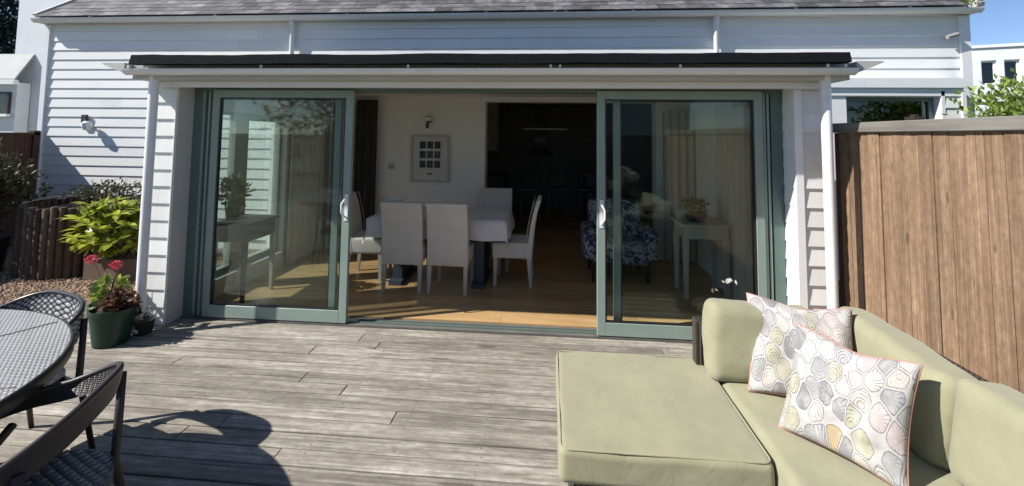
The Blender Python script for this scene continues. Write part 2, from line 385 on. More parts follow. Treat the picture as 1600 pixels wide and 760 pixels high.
# ------------------------------------------------------------------ setting: ground, deck, gravel
struct('ground', MB().add([(-600, -600, -.12), (600, -600, -.12), (600, 600, -.12), (-600, 600, -.12)], [(0, 1, 2, 3)]), GROUND)
gb = struct('gravel_path', MB().box(-13, -3.56, 3.66, 6.26, -.115, -.035), GRAVBASE)
rs = random.Random(3)
gm = MB()
for i in range(6500):
    x = rs.uniform(-7.2, -3.6); y = rs.uniform(3.68, 5.1) if rs.random() < .75 else rs.uniform(3.68, 6.2)
    r = rs.uniform(.008, .022); h = r*rs.uniform(.5, .9); a = rs.uniform(0, PI); z = -.035+h*.4
    vs = []
    for k in range(5):
        q = a+2*PI*k/5; rr = r*rs.uniform(.75, 1.2); vs.append((x+rr*math.cos(q), y+rr*math.sin(q), z))
    vs += [(x+rs.uniform(-.3, .3)*r, y+rs.uniform(-.3, .3)*r, z+h)]
    gm.add(vs, [(k, (k+1) % 5, 5) for k in range(5)])
go = gm.build('gravel', GRAV); tag(go, 'loose reddish gravel lying in front of the planter', 'gravel', kind='stuff')

PITCH_B = .122
deck = struct('deck', MB().box(-6.4, 2.3, -4.0, 3.64, -.10, -.042), DECKSUB)
struct('deck_edge', MB().box(-3.26, 1.89, 3.643, 3.83, -.10, -.042), DECKSUB, parent=deck)
def boardmesh(Lx, w, h, name, mat):
    return MB().box(-Lx/2, Lx/2, -w/2, w/2, -h, 0).mesh(name, mat, bev=.004)
lens = [2.4, 3.0, 3.6, 4.2, 4.8]
bms = {l: boardmesh(l-.0015, PITCH_B-.010, .03, 'deck_board', DECK) for l in lens}
y = 3.765; row = 0
rb = random.Random(11)
while y > -1.2:
    x1, xe = (-3.25, 1.88) if y > 3.66 else (-5.6-rb.random()*.6, 2.30)
    x = x1
    while x < xe-.3:
        l = rb.choice(lens)
        if x+l > xe: l = max(.3, xe-x)
        me = bms.get(l) or boardmesh(l-.0015, PITCH_B-.009, .03, 'deck_board', DECK)
        place('deck_board', me, (x+l/2, y+rb.uniform(-.001, .001), rb.uniform(-.0025, .0)), (rb.uniform(-.008, .008), 0, rb.uniform(-.0008, .0008)), parent=deck)
        x += l
    y -= PITCH_B; row += 1
scr = MB(); yy = 3.765
while yy > 1.0:
    for k in range(-12, 6):
        for dd in (-.032, .032):
            if yy > 3.66 and (k*.45 < -3.2 or k*.45 > 1.8): continue
            cx, cy = k*.45+.1+rb.uniform(-.012, .012), yy+dd+rb.uniform(-.004, .004)
            scr.add([(cx+.0032*math.cos(a), cy+.0032*math.sin(a), .0008) for a in np.linspace(0, 2*PI, 7)[:-1]], [(0, 1, 2, 3, 4, 5)])
    yy -= PITCH_B
sc0 = scr.build('screws', BLACK, deck); sc0['kind'] = 'stuff'
struct('deck_rear', MB().box(-6.4, 2.3, -4.0, y+.06, -.04, -.002), DECK, parent=deck)

# ------------------------------------------------------------------ main house
house = empty('house', (-1.1, 6.3, 0), 'long white weatherboarded house with a slate roof behind the garden room', 'house')
HY = 6.27
wl = MB(); wl.box(-7.75, -.9, HY, 6.5, -.1, 3.3); wl.box(1.45, 5.42, HY, 6.5, -.1, 3.3); wl.box(-.9, 1.45, HY, 6.5, 2.12, 3.3)
wl.box(-7.75, -7.6, 6.5, 11, -.1, 3.3); wl.box(5.27, 5.42, 6.5, 11, -.1, 3.3); wl.box(-7.75, 5.42, 11, 11.2, -.1, 3.3)
wl.build('wall', PLASTER, house)
BP = .1465
def wb_mesh(Lx, mat, hh=.158, name='weatherboard'):     # lapped board, bottom lip proud
    m = MB(); m.prism([(0, 0), (-.022, 0), (-.022, .004), (-.006, hh), (0, hh)], 'x', -Lx/2, Lx/2)
    return m.mesh(name, mat)
CR = random.Random(77); WBU = {m_.name: wb_mesh(1.0, m_) for m_ in (BOARDW, BOARDG)}
def clad(x0, x1, yf, z0, z1, parent, mat, rz=0, off=0):
    z = z0
    while z < z1-.03:
        sc = min(1, (z1-z)/.158); cuts = [x0]
        if x1-x0 > 3:
            c_ = x0+CR.uniform(1.2, 3.6)
            while c_ < x1-.6: cuts.append(c_); c_ += CR.uniform(2.8, 4.2)
        cuts.append(x1)
        for a, b_ in zip(cuts[:-1], cuts[1:]):
            place('weatherboard', WBU[mat.name], ((a+b_)/2, yf, z+CR.uniform(-.0015, .0015)), (CR.uniform(-.006, .006), CR.uniform(-.0006, .0006), rz), (b_-a-.0015, 1, sc), parent=parent)
        z += BP
clad(-7.72, -3.72, HY, .1, 3.28, house, BOARDW)
clad(-3.72, 2.3, HY, 2.298, 3.28, house, BOARDW)
clad(2.3, 5.32, HY, .1, 3.28, house, BOARDW)
cp = MB().box(-7.80, -7.72, 6.225, 6.30, -.1, 3.28); cp.build('corner_trim', TRIMW, house)
MB().box(5.33, 5.45, 6.225, 6.30, -.1, 3.28).build('corner_trim', TRIMW, house)
# eaves
MB().box(-7.82, 5.46, 6.14, 6.30, 3.285, 3.31).build('soffit', TRIMW, house)
def gutter(x0, x1, yc, zb, r, mat, name='gutter', parent=None):
    pts = [(yc+r*math.cos(a), zb+r+r*math.sin(a)) for a in np.linspace(PI, 2*PI, 9)]
    pin = [(yc+(r-.006)*math.cos(a), zb+r+(r-.006)*math.sin(a)) for a in np.linspace(2*PI, PI, 9)]
    return MB().prism(pts+pin, 'x', x0, x1).build(name, mat, parent, smooth='auto')
g = gutter(-7.86, 5.5, 6.13, 3.285, .062, PVC, parent=house)
for gx in (-6.9, -4.9, -2.9, -.9, .05, .2, 1.1, 3.2, 4.6, 5.3):
    MB().box(gx, gx+.03, 6.062, 6.1, 3.335, 3.372).build('gutter_clip', TRIMW, house)
MB().box(-7.8, 5.44, 6.185, 6.21, 3.285, 3.385).build('fascia', TRIMW, house)
for x in (-3.76, 2.24):
    MB().tube([(x, 6.14, 3.3), (x, 6.19, 3.2), (x, 6.19, 2.3)], .034, 12).build('downpipe', PVC, house, smooth='auto')
# roof
ra = math.radians(36); ca, sa = math.cos(ra), math.sin(ra)
ry0, rz0 = 6.11, 3.40
rl = 6.0
def rp(x, d, h=0): return (x, ry0+d*ca-h*sa, rz0+d*sa+h*ca)
rm = MB(); 
prof = [rp(0, 0.12, -.02), rp(0, rl, -.02), rp(0, rl, -.1), rp(0, 0.12, -.1)]
rm.prism([(p[1], p[2]) for p in prof], 'x', -7.8, 5.44)
bk = [(11.3, 3.3), (11.3, 3.4), (rp(0, rl)[1], rp(0, rl)[2]-.02), (rp(0, rl)[1], rp(0, rl)[2]-.12)]
rm.prism(bk, 'x', -7.8, 5.44)
for xg in (-7.75, 5.27):
    rm.prism([(6.3, 3.3), (11, 3.3), (rp(0, rl)[1], rp(0, rl)[2]-.1)], 'x', xg, xg+.15)
roof = rm.build('roof', SLATE, house)
sm = MB().box(-.128, .128, 0, .30, 0, .009).mesh('slate', SLATE)
rsl = random.Random(5)
for r_ in range(5):
    d = -.075+r_*.155
    for c_ in range(52):
        x = -7.75+.128+.2555*c_+(.128 if r_ % 2 else 0)
        if x > 5.4: continue
        p = rp(x, d, .006)
        place('slate', sm, p, (ra-.035+rsl.uniform(-.01, .01), rsl.uniform(-.01, .01), rsl.uniform(-.012, .012)), parent=roof)
rr_ = MB()
for r_ in range(5, 38):
    d = -.075+r_*.155
    for c_ in range(52):
        x = -7.75+.256*c_+(.128 if r_ % 2 else 0)
        if x > 5.2: continue
        a, b_, c2, d2 = rp(x+.003, d, .02), rp(x+.253, d, .02), rp(x+.253, d+.2, .004), rp(x+.003, d+.2, .004)
        a2, b2 = rp(x+.003, d, .004), rp(x+.253, d, .004)
        rr_.add([a, b_, c2, d2, a2, b2], [(0, 1, 2, 3), (4, 5, 1, 0)])
so_ = rr_.build('slates', SLATE, roof); so_['kind'] = 'stuff'
# verges
for xv, s in ((-7.86, 1), (5.46, 1)):
    v = MB(); q = [rp(0, -.02, .03), rp(0, rl, .03), rp(0, rl, -.09), rp(0, .03, -.09)]
    v.prism([(p[1], p[2]) for p in q], 'x', xv, xv+.06); v.build('verge', SOFFIT, roof)

# kitchen behind the opening
kz = 2.3
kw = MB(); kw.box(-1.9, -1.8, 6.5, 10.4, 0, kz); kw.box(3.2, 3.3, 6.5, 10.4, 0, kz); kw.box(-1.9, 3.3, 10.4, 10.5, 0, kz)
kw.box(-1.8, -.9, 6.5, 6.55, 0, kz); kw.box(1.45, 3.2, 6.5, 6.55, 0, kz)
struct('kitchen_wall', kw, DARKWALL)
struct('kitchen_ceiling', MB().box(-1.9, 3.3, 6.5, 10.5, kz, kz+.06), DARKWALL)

# ------------------------------------------------------------------ floor inside
fl = struct('interior_floor', MB().box(-3.5, 3.2, 3.98, 10.4, -.1, .0), DECKSUB)
fms = {}
rf = random.Random(9); y = 4.0
while y < 10.3:
    xs, xe = (-3.26, 1.93) if y < 6.2 else (-1.78, 3.18)
    x = xs - rf.random()*1.2
    wd = .19 if y < 6.4 else .38
    while x < xe:
        l = rf.choice([1.3, 1.7, 2.1]); a, b_ = max(x, xs), min(x+l, xe)
        if b_-a > .05:
            key = (round(b_-a, 3), wd)
            if key not in fms: fms[key] = MB().box(-(b_-a)/2+.0008, (b_-a)/2-.0008, .0008, wd-.0008, -.02, .02).mesh('floor_board', FLOORM)
            place('floor_board', fms[key], ((a+b_)/2, y, 0), parent=fl)
        x += l
    y += wd

# ------------------------------------------------------------------ garden room (flat-roofed extension)
room = empty('garden_room', (-.68, 4.9, 0), 'flat-roofed white garden room with open sage green sliding doors', 'extension')
XL, XR = -3.50, 2.20
XLi, XRi = -3.27, 1.92
# walls
wm = MB()
wm.box(XL+.03, XLi, 3.70, 4.02, -.1, 2.2)                       # left pier
wm.box(XL+.03, XLi, 4.02, 5.36, 1.86, 2.2); wm.box(XL+.03, XLi, 4.02, 5.36, -.1, .2); wm.box(XL+.03, XLi, 5.36, HY, -.1, 2.2)
wm.box(XLi, XRi, 3.90, 3.99, 2.075, 2.2)
wm.box(XRi, XR-.03, 3.70, HY, -.1, 2.2)
wm.build('wall', PLASTER, room)
MB().box(XL, XR, 3.6, HY-.001, 2.19, 2.205).build('ceiling', CEIL, room)
# cladding on the piers
clad(XL+.015, XLi-.004, 3.70, .0, 2.06, room, BOARDG)
clad(XRi+.045, XR-.015, 3.70, -.055, 2.06, room, BOARDG)
MB().box(XLi-.005, XLi+.002, 3.668, 3.70, 0, 2.05).build('corner_trim', TRIMW, room)
MB().box(XRi-.012, XRi+.045, 3.671, 3.70, -.02, 2.05).build('corner_trim', TRIMW, room)
# reveals
MB().box(XLi, XLi+.008, 3.69, 3.86, 0, 2.05).build('reveal_panel', painted('reveal_paint', (.52, .53, .52), .5, 3, .05, .05), room)
rvm = MB().prism([(0, 0), (-.013, 0), (-.013, .004), (-.004, .158), (0, .158)], 'x', -.085, .085).mesh('weatherboard', BOARDW)
z = -.05
while z < 2.0:
    place('weatherboard', rvm, (XRi-.001, 3.775, z), (0, 0, -PI/2), parent=room); z += BP
# outer side cladding
def side_clad(x, rz, y0, y1, z0, z1):
    me = wb_mesh(y1-y0, BOARDG); z = z0
    while z < z1-.03:
        place('weatherboard', me, (x, (y0+y1)/2, z), (0, 0, rz), (1, 1, min(1, (z1-z)/.158)), parent=room); z += BP
side_clad(XL+.03, -PI/2, 3.70, 4.0, 0, 2.08); side_clad(XL+.03, -PI/2, 4.0, 5.38, 1.9, 2.16); side_clad(XL+.03, -PI/2, 4.0, 5.38, 0, .19); side_clad(XL+.03, -PI/2, 5.38, 6.24, 0, 2.08)
side_clad(XR-.03, PI/2, 3.70, 6.24, 0, 2.08)
# roof
rf_ = MB(); nx_ = 90; sec = [(3.325, 2.192), (3.345, 2.268), (HY-.03, 2.33), (HY-.03, 2.215), (3.46, 2.215), (3.40, 2.192)]
vs = []
for k in range(nx_+1):
    x = -3.40+5.53*k/nx_
    for q, (yy, zz) in enumerate(sec):
        n_ = mnoise.noise(Vector((x*1.7, q*3.1, 0)))*.008+mnoise.noise(Vector((x*7, q*2.1, 4)))*.004 if q < 2 else 0
        vs.append((x, yy+n_*.6, zz+n_))
fs = [(k*6+q, (k+1)*6+q, (k+1)*6+(q+1) % 6, k*6+(q+1) % 6) for k in range(nx_) for q in range(6)]
fs += [tuple(range(6)), tuple(nx_*6+q for q in range(5, -1, -1))]
rf_.add(vs, fs)
rf_.build('roof', FELT, room)
MB().box(-3.5, 2.2, 3.47, 3.70, 2.085, 2.214).build('fascia', SOFFIT, room)
MB().box(-3.44, 2.14, 3.60, 3.66, 2.035, 2.083).build('frieze_board', TRIMW, room)
MB().box(-3.26, 1.905, 3.66, 3.9, 2.06, 2.083).build('soffit', SOFFIT, room)
gg = gutter(-3.5, 2.2, 3.415, 2.112, .048, PVC, parent=room)
MB().box(-3.5, 2.2, 3.466, 3.47, 2.16, 2.214).build('gutter_back', SOFFIT, room)
for gx in (-3.44, -3.30, -2.3, -1.1, .0, .07, .95, 1.98, 2.1):
    MB().box(gx, gx+.014, 3.356, 3.372, 2.165, 2.186).build('gutter_clip', TRIMW, room)
for s, x0, x1 in ((-1, -3.5, -3.70), (1, 2.2, 2.385)):
    wg = MB().prism([(x0, 2.125), (x0, 2.212), (x1, 2.212), (x1, 2.202)], 'y', 3.39, 6.2); wg.build('verge_board', SOFFIT, room)
    wb = MB().box(min(x0, x0+s*-.02), max(x0, x0+s*-.02)+.0, 3.40, 3.6, 2.07, 2.13)
for x in (-3.33, 2.045):
    MB().tube([(x, 3.50, 2.15), (x, 3.50, .06), (x, 3.46, .02)], .036, 16).build('downpipe', PVC, room, smooth='auto')


# door frame
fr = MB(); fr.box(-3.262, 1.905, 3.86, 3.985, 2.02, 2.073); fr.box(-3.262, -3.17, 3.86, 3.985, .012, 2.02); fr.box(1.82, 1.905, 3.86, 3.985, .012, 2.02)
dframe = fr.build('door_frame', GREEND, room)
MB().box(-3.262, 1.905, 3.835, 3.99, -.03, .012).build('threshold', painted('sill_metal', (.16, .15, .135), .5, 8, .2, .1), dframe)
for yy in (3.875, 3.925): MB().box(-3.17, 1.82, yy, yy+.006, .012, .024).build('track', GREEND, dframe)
for x in (-3.165, -3.115, 1.785, 1.755): MB().box(x, x+.018, 3.852, 3.9, .02, 2.02).build('jamb_strip', GREEN, dframe)
def panel(x0, x1, y0, y1, name, mat, st=.068, bt=.105, tp=.07, z0=.02, z1=2.035):
    m = MB(); m.box(x0, x0+st, y0, y1, z0, z1); m.box(x1-st, x1, y0, y1, z0, z1)
    m.box(x0+st, x1-st, y0, y1, z0, z0+bt); m.box(x0+st, x1-st, y0, y1, z1-tp, z1)
    p = m.build(name, mat, room, bev=.003)
    yc = (y0+y1)/2
    bd = MB(); g = .012
    bd.box(x0+st, x0+st+g, y0+.006, y1-.006, z0+bt+g, z1-tp-g); bd.box(x1-st-g, x1-st, y0+.006, y1-.006, z0+bt+g, z1-tp-g)
    bd.box(x0+st, x1-st, y0+.006, y1-.006, z0+bt, z0+bt+g); bd.box(x0+st, x1-st, y0+.006, y1-.006, z1-tp-g, z1-tp)
    bd.build('gasket', BLACK, p)
    MB().box(x0+st+.006, x1-st-.006, yc-.004, yc+.004, z0+bt+.006, z1-tp-.006).build('pane', GLASS, p)
    return p
pL = panel(-3.06, -1.735, 3.832, 3.872, 'sliding_door', GREEN)
pR = panel(.40, 1.745, 3.832, 3.872, 'sliding_door', GREEN)
fL = panel(-3.165, -1.875, 3.905, 3.94, 'fixed_door', GREEN, st=.06, bt=.06, tp=.06, z0=.014, z1=2.02)
fR = panel(.545, 1.815, 3.905, 3.94, 'fixed_door', GREEN, st=.06, bt=.06, tp=.06, z0=.014, z1=2.02)
for p, x, s in ((pL, -1.765, -1), (pR, .437, 1)):
    h = MB(); h.tube([(x, 3.832, 1.09), (x+.0, 3.80, 1.08), (x+s*.022, 3.785, 1.04), (x+s*.022, 3.785, .97), (x, 3.80, .93), (x, 3.832, .92)], .009, 8)
    h.box(x-.016, x+.016, 3.826, 3.834, .89, 1.12); h.build('handle', TRIMW, p, smooth='auto')
# side glazing: two leaves
sg = MB(); X0, X1 = -3.40, -3.33
sg.box(X0, X1, 4.02, 4.07, .2, 1.86); sg.box(X0, X1, 4.52, 4.73, .2, 1.86); sg.box(X0, X1, 5.31, 5.36, .2, 1.86)
for a, b_, zt in ((4.07, 4.52, 1.83), (4.73, 5.31, 1.78)): sg.box(X0, X1, a, b_, .2, .26); sg.box(X0, X1, a, b_, zt, 1.86)
swin = sg.build('side_window', painted('grey_frame', (.30, .31, .30), .5), room)
for a, b_, zt in ((4.07, 4.52, 1.83), (4.73, 5.31, 1.78)): MB().box(-3.368, -3.362, a, b_, .26, zt).build('pane', GLASS, swin)
MB().tube([(-3.31, 4.70, 1.0), (-3.27, 4.70, 1.0), (-3.27, 4.80, 1.01)], .008, 6).build('handle', BLACK, swin)
MB().box(-3.35, -3.25, 4.02, 5.36, .18, .203).build('sill', TRIMW, swin)
MB().box(XLi, -3.255, 5.36, HY, .02, .12).build('skirting', TRIMW, room)

# wall lights, picture, switch in the room
wlt = empty('wall_light', (-1.71, HY, 1.86), 'small round brass wall lamp above the framed photographs', 'wall light')
MB().lathe([(.0, 0), (.05, .003), (.045, .02), (.012, .03)], n=16).build('backplate', painted('brass', (.12, .10, .07), .35, 8, .1, .02, metal=.7), wlt, world=False).rotation_euler = (PI/2, 0, 0)
BR = bpy.data.materials['brass']
o = MB().tube([(0, -.03, 0), (0, -.07, -.01), (0, -.09, -.05)], .008, 6).build('arm', BR, wlt, world=False)
o = MB().lathe([(.0, .0), (.055, .0), (.07, .05), (.066, .05), (.05, .01)], (0, -.08, -.02), 14).build('lamp_shade', FROST, wlt, world=False)
o = MB().lathe([(.0, .0), (.022, .01), (.022, .07), (.01, .09)], (0, -.09, -.13), 10).build('stem', BR, wlt, world=False)
pic = empty('framed_photographs', (-1.68, HY-.012, .98), 'white framed poster with nine small dark photographs on the room wall', 'picture')
pf = MB(); a, b_, h = -.275, .275, .66
pf.box(a, b_, -.02, 0, 0, .03); pf.box(a, b_, -.02, 0, h-.03, h); pf.box(a, a+.03, -.02, 0, .03, h-.03); pf.box(b_-.03, b_, -.02, 0, .03, h-.03)
pf.build('frame', painted('picture_frame', (.5, .47, .44), .5), pic, world=False)
MB().box(a+.03, b_-.03, -.008, 0, .03, h-.03).build('mount', painted('mount_card', (.66, .65, .62), .9), pic, world=False)
pp = MB().box(-.043, .043, -.0125, -.0085, 0, .1).mesh('photograph', painted('photo_print', (.06, .065, .06), .4, 16, .9, .0, objvar=.5))
for i in range(3):
    for j in range(3): place('photograph', pp, ((i-1)*.105-.0, 0, .20+j*.135), parent=pic, world=False)
MB().box(-.035, .035, -.0125, -.0085, .1, .13).build('caption', painted('caption_ink', (.2, .2, .2), .8), pic, world=False)
sw = MB().box(-2.28, -2.2, HY-.012, HY-.001, 1.15, 1.23); sw.box(-2.255, -2.225, HY-.018, HY-.012, 1.17, 1.21)
tag(sw.build('light_switch', painted('switch_plate', (.45, .45, .44), .4)), 'small square light switch to the left of the framed photographs', 'light switch')

# curtains
def curtain(name, p0, p1, z0, z1, folds, amp, mat, label, gather=0):
    n = folds*8; m = MB(); p0 = Vector(p0); p1 = Vector(p1); d = (p1-p0); nn = Vector((-d.y, d.x, 0)).normalized()
    vs = []; rr = random.Random(len(label))
    ph = [rr.uniform(.6, 1.3) for _ in range(folds+1)]
    rows = 7
    for r in range(rows):
        f = r/(rows-1); z = z0+(z1-z0)*f
        for i in range(n+1):
            t_ = i/n; a = amp*ph[int(t_*folds)]*(1.0-.35*f)
            q = p0+d*(t_+.006*math.sin(9*t_+3*f))+nn*a*math.sin(2*PI*folds*t_)
            vs.append((q.x, q.y, z))
    fs = [(r*(n+1)+i, r*(n+1)+i+1, (r+1)*(n+1)+i+1, (r+1)*(n+1)+i) for r in range(rows-1) for i in range(n)]
    k = len(vs); back = [(v[0]+nn.x*.004, v[1]+nn.y*.004, v[2]) for v in vs]
    m.add(vs, fs); m.add(back, [tuple(reversed(f)) for f in fs])
    return tag(m.build(name, mat, smooth=True), label, 'curtain')
curtain('curtain', (-3.2, 5.35), (-3.16, 6.15), .05, 2.1, 7, .03, CURT, 'long beige curtain beside the side window behind the left glass door') if False else None
def V2(a): return (a[0], a[1], 0)
curtain('curtain', V2((-3.19, 5.36)), V2((-3.17, 6.1)), .04, 2.12, 6, .035, CURT, 'long beige curtain on the side wall seen through the left door')
curtain('curtain', V2((-3.12, 6.16)), V2((-2.76, 6.16)), .04, 2.12, 3, .035, CURT, 'pale curtain in the far left corner beside the dark curtain')
curtain('curtain', V2((-2.73, 6.15)), V2((-2.42, 6.15)), .04, 2.13, 3, .03, CURTD, 'narrow dark curtain at the left of the white dining wall')
curtain('curtain', V2((1.5, 6.1)), V2((1.9, 6.1)), .04, 2.0, 4, .035, CURT, 'beige curtain in the back right corner behind the console table')
curtain('curtain', V2((1.86, 4.35)), V2((1.86, 5.2)), .04, 2.0, 6, .035, CURT, 'beige curtain along the right wall behind the right door')

# ------------------------------------------------------------------ dining furniture
def cushion(w_, d_, h_, r, n=14, puff=.0, seed=0, wr=.0, nz=None):
    bm = bmesh.new(); bmesh.ops.create_cube(bm, size=2)
    bmesh.ops.subdivide_edges(bm, edges=bm.edges[:], cuts=n, use_grid_fill=True)
    hx, hy, hz = w_/2, d_/2, h_/2
    for v in bm.verts:
        p = v.co; f = lambda t: math.copysign(abs(math.sin(abs(t)*PI/2))**.8, t)
        q = Vector((f(p.x)*hx, f(p.y)*hy, f(p.z)*hz)); lim = Vector((hx-r, hy-r, max(hz-r, 0)))
        inn = Vector([max(-lim[i], min(lim[i], q[i])) for i in range(3)]); d = q-inn
        if d.length > 1e-6: q = inn+d.normalized()*r
        k = puff*(1-(q.x/hx)**2)*(1-(q.y/hy)**2); q.z += math.copysign(k, q.z) if abs(q.z) > hz*.3 else 0
        nv = mnoise.noise_vector(Vector((q.x*4+seed*7, q.y*4, q.z*4)))*wr + mnoise.noise_vector(Vector((q.x*13+seed*3, q.y*13, q.z*11)))*wr*.35
        nv += mnoise.noise_vector(Vector((q.x*1.9+seed*5, q.y*2.1, q.z*2)))*wr*1.8
        cr = abs(mnoise.noise(Vector((q.x*6+seed, q.y*6+q.x*3, q.z*8)))); nv -= q.normalized()*max(0, .08-cr)*wr*2.5
        v.co = q+nv
    m = MB(); bm.verts.ensure_lookup_table(); m.size = (w_, d_, h_, r); m.v = [tuple(v.co) for v in bm.verts]; m.f = [tuple(v.index for v in f.verts) for f in bm.faces]; bm.free()
    return m

def dining_chair(loc, rz, label, first=None):
    if first:
        c = copy_tree(first); c.location = loc; c.rotation_euler = (0, 0, rz); c['label'] = label; return c
    t = empty('dining_chair', loc, label, 'chair', 'cream covered chairs round the dining table', rz)
    # faces +y; covered seat and back
    s = MB().tapbox((0, 0, .30), (.43, .42, 0), (0, 0, .47), (.44, .43, 0)); s.build('seat', CREAM, t, bev=.025, segs=3, smooth=True, world=False)
    bk = MB(); P = [(-.19, .28, .055), (-.205, .47, .055), (-.225, .65, .05), (-.26, .82, .045), (-.30, .93, .04)]
    vs = []; 
    for y_, z_, th in P: vs += [(-.215, y_-th/2, z_), (.215, y_-th/2, z_), (.215, y_+th/2, z_), (-.215, y_+th/2, z_)]
    fs = [(0, 3, 2, 1), tuple(len(vs)-4+i for i in range(4))]
    for i in range(len(P)-1):
        for k in range(4): fs.append((i*4+k, i*4+(k+1) % 4, (i+1)*4+(k+1) % 4, (i+1)*4+k))
    bk.add(vs, fs); MB().tube([(-.217, -.135, .29), (-.217, -.175, .65), (-.217, -.24, .925), (.217, -.24, .925), (.217, -.175, .65), (.217, -.135, .29)], .0035, 5).build('cover_seam', CREAMW, t, world=False); bk.build('backrest', CREAM, t, bev=.012, segs=2, smooth=True, world=False)
    for sx in (-1, 1):
        MB().tapbox((sx*.185, .18, 0), (.03, .03, 0), (sx*.185, .175, .31), (.045, .045, 0)).build('leg', CREAMW, t, world=False)
        MB().tapbox((sx*.19, -.21, 0), (.03, .03, 0), (sx*.19, -.185, .31), (.045, .045, 0)).build('leg', CREAMW, t, world=False)
    return t
FZ = .02
dc = dining_chair((-1.52, 4.84, FZ), 0.02, 'cream dining chair seen from behind, left one of the pair nearest the doors')
dining_chair((-1.03, 4.84, FZ), -.03, 'cream dining chair seen from behind, right one of the pair nearest the doors', dc)
dining_chair((-.40, 5.13, FZ), PI/2, 'cream dining chair in profile at the right end of the table', dc)
dining_chair((-.69, 5.66, FZ), PI+.03, 'cream dining chair beyond the table in front of the dark opening', dc)
dining_chair((-2.05, 5.12, FZ), -PI/2+.05, 'cream dining chair at the sunlit left end of the table', dc)
dt = empty('dining_table', (-1.2, 5.12, FZ), 'rectangular dining table with dark legs under a white cloth', 'table')
MB().box(-.74, .74, -.36, .36, .70, .727).build('tabletop', DKWOOD, dt, world=False)
for x, y_ in ((-.45, 0), (.45, 0)): MB().box(x-.05, x+.05, -.22, .22, 0.05, .70).box(x-.07, x+.07, -.3, .3, 0, .05).build('leg', painted('blue_leg', (.05, .065, .09), .5) if 'blue_leg' not in bpy.data.materials else bpy.data.materials['blue_leg'], dt, world=False)
# cloth
cm = MB(); nx, ny = 40, 22; vs = []; hx, hy, dr = .755, .375, .21
for j in range(ny+1):
    for i in range(nx+1):
        a = -1+2*i/nx; b_ = -1+2*j/ny; ex, ey = hx+dr, hy+dr; px, py = a*ex, b_*ey
        ox, oy = max(0, abs(px)-hx), max(0, abs(py)-hy); o_ = max(ox, oy); o2 = math.hypot(ox, oy)
        fold = .016*math.sin(px*17+py*13)*min(1, o_/.1)
        qx = math.copysign(min(abs(px), hx)+ox*.10+(fold if ox >= oy else 0), px); qy = math.copysign(min(abs(py), hy)+oy*.10+(fold if oy > ox else 0), py)
        vs.append((qx, qy, .733-min(o2, dr*1.35)))
fs = [(j*(nx+1)+i, j*(nx+1)+i+1, (j+1)*(nx+1)+i+1, (j+1)*(nx+1)+i) for j in range(ny) for i in range(nx)]
cm.add(vs, fs); tc_ = cm.build('tablecloth', CLOTHM, smooth=True); tc_.location = (-1.2, 5.12, FZ+.003); tag(tc_, 'white tablecloth draped over the dining table', 'tablecloth')
bw = MB().lathe([(.0, 0), (.05, 0), (.10, .05), (.12, .11), (.115, .11), (.09, .055), (0, .02)], (0, 0, 0), 18).build('bowl', painted('white_china', (.8, .8, .8), .2, 5, .02, 0), smooth='auto')
bw.location = (-1.86, 5.30, FZ+.741); tag(bw, 'white china bowl on the left end of the dining table', 'bowl')

# console table left
ct = empty('console_table', (-3.04, 4.34, FZ), 'dark wooden console table behind the left glass door', 'console table')
MB().box(-.2, .2, -.26, .26, .735, .76).build('tabletop', DKWOOD, ct, bev=.004, world=False)
MB().box(-.17, .17, -.23, .23, .58, .735).build('drawer_box', DKWOOD, ct, world=False)
for a in (-.155, .155):
    for b_ in (-.22, .22): MB().tapbox((a, b_, 0), (.028, .028, 0), (a, b_, .6), (.045, .045, 0)).build('leg', CREAMW if a > 0 and b_ > 0 else DKWOOD, ct, world=False)

# ------------------------------------------------------------------ foliage helpers
def leafquad(m, p, d, n_, l, w_, curl=.15):
    d = d.normalized(); s = d.cross(n_); s = s.normalized() if s.length > 1e-4 else Vector((1, 0, 0)); n2 = s.cross(d)
    a = p; b1 = p+d*l*.5+s*w_*.5+n2*curl*l*.4; b2 = p+d*l*.5-s*w_*.5+n2*curl*l*.4; c = p+d*l+n2*curl*l*-.1; mid = p+d*l*.5+n2*curl*l*.15
    m.add([a, b1, c, b2, mid], [(0, 1, 4), (1, 2, 4), (2, 3, 4), (3, 0, 4)])
def rvec(r): 
    while True:
        v = Vector((r.uniform(-1, 1), r.uniform(-1, 1), r.uniform(-1, 1)))
        if .05 < v.length < 1: return v
def foliage(cen, rad, n, l, w_, seed, clumps=14, upb=.3, shell=.55):
    r = random.Random(seed); m = MB(); cs = []
    for i in range(clumps):
        v = rvec(r).normalized()*r.uniform(shell*.6, 1)*.8; cs.append((Vector((v.x*rad[0], v.y*rad[1], v.z*rad[2]))+Vector(cen), r.uniform(.22, .42)))
    for i in range(n):
        c, s = r.choice(cs); v = rvec(r)
        p = c+Vector((v.x*rad[0]*s, v.y*rad[1]*s, v.z*rad[2]*s)); d = rvec(r)+(p-Vector(cen)).normalized()*.7+Vector((0, 0, upb))
        leafquad(m, p, d, rvec(r), l*r.uniform(.6, 1.3), w_*r.uniform(.7, 1.2))
    return m
def stems(base, tips, r=.01):
    m = MB()
    for t_ in tips:
        b_ = Vector(base); t_ = Vector(t_); mid = (b_+t_)/2+Vector((0, 0, .1*(t_-b_).length)); m.tube([b_, mid, t_], [r, r*.75, r*.4], 6)
    return m
def rtips(cen, rad, n, seed):
    r = random.Random(seed); out = []
    for i in range(n): v = rvec(r).normalized()*.7; out.append((cen[0]+v.x*rad[0], cen[1]+v.y*rad[1], cen[2]+v.z*rad[2]))
    return out

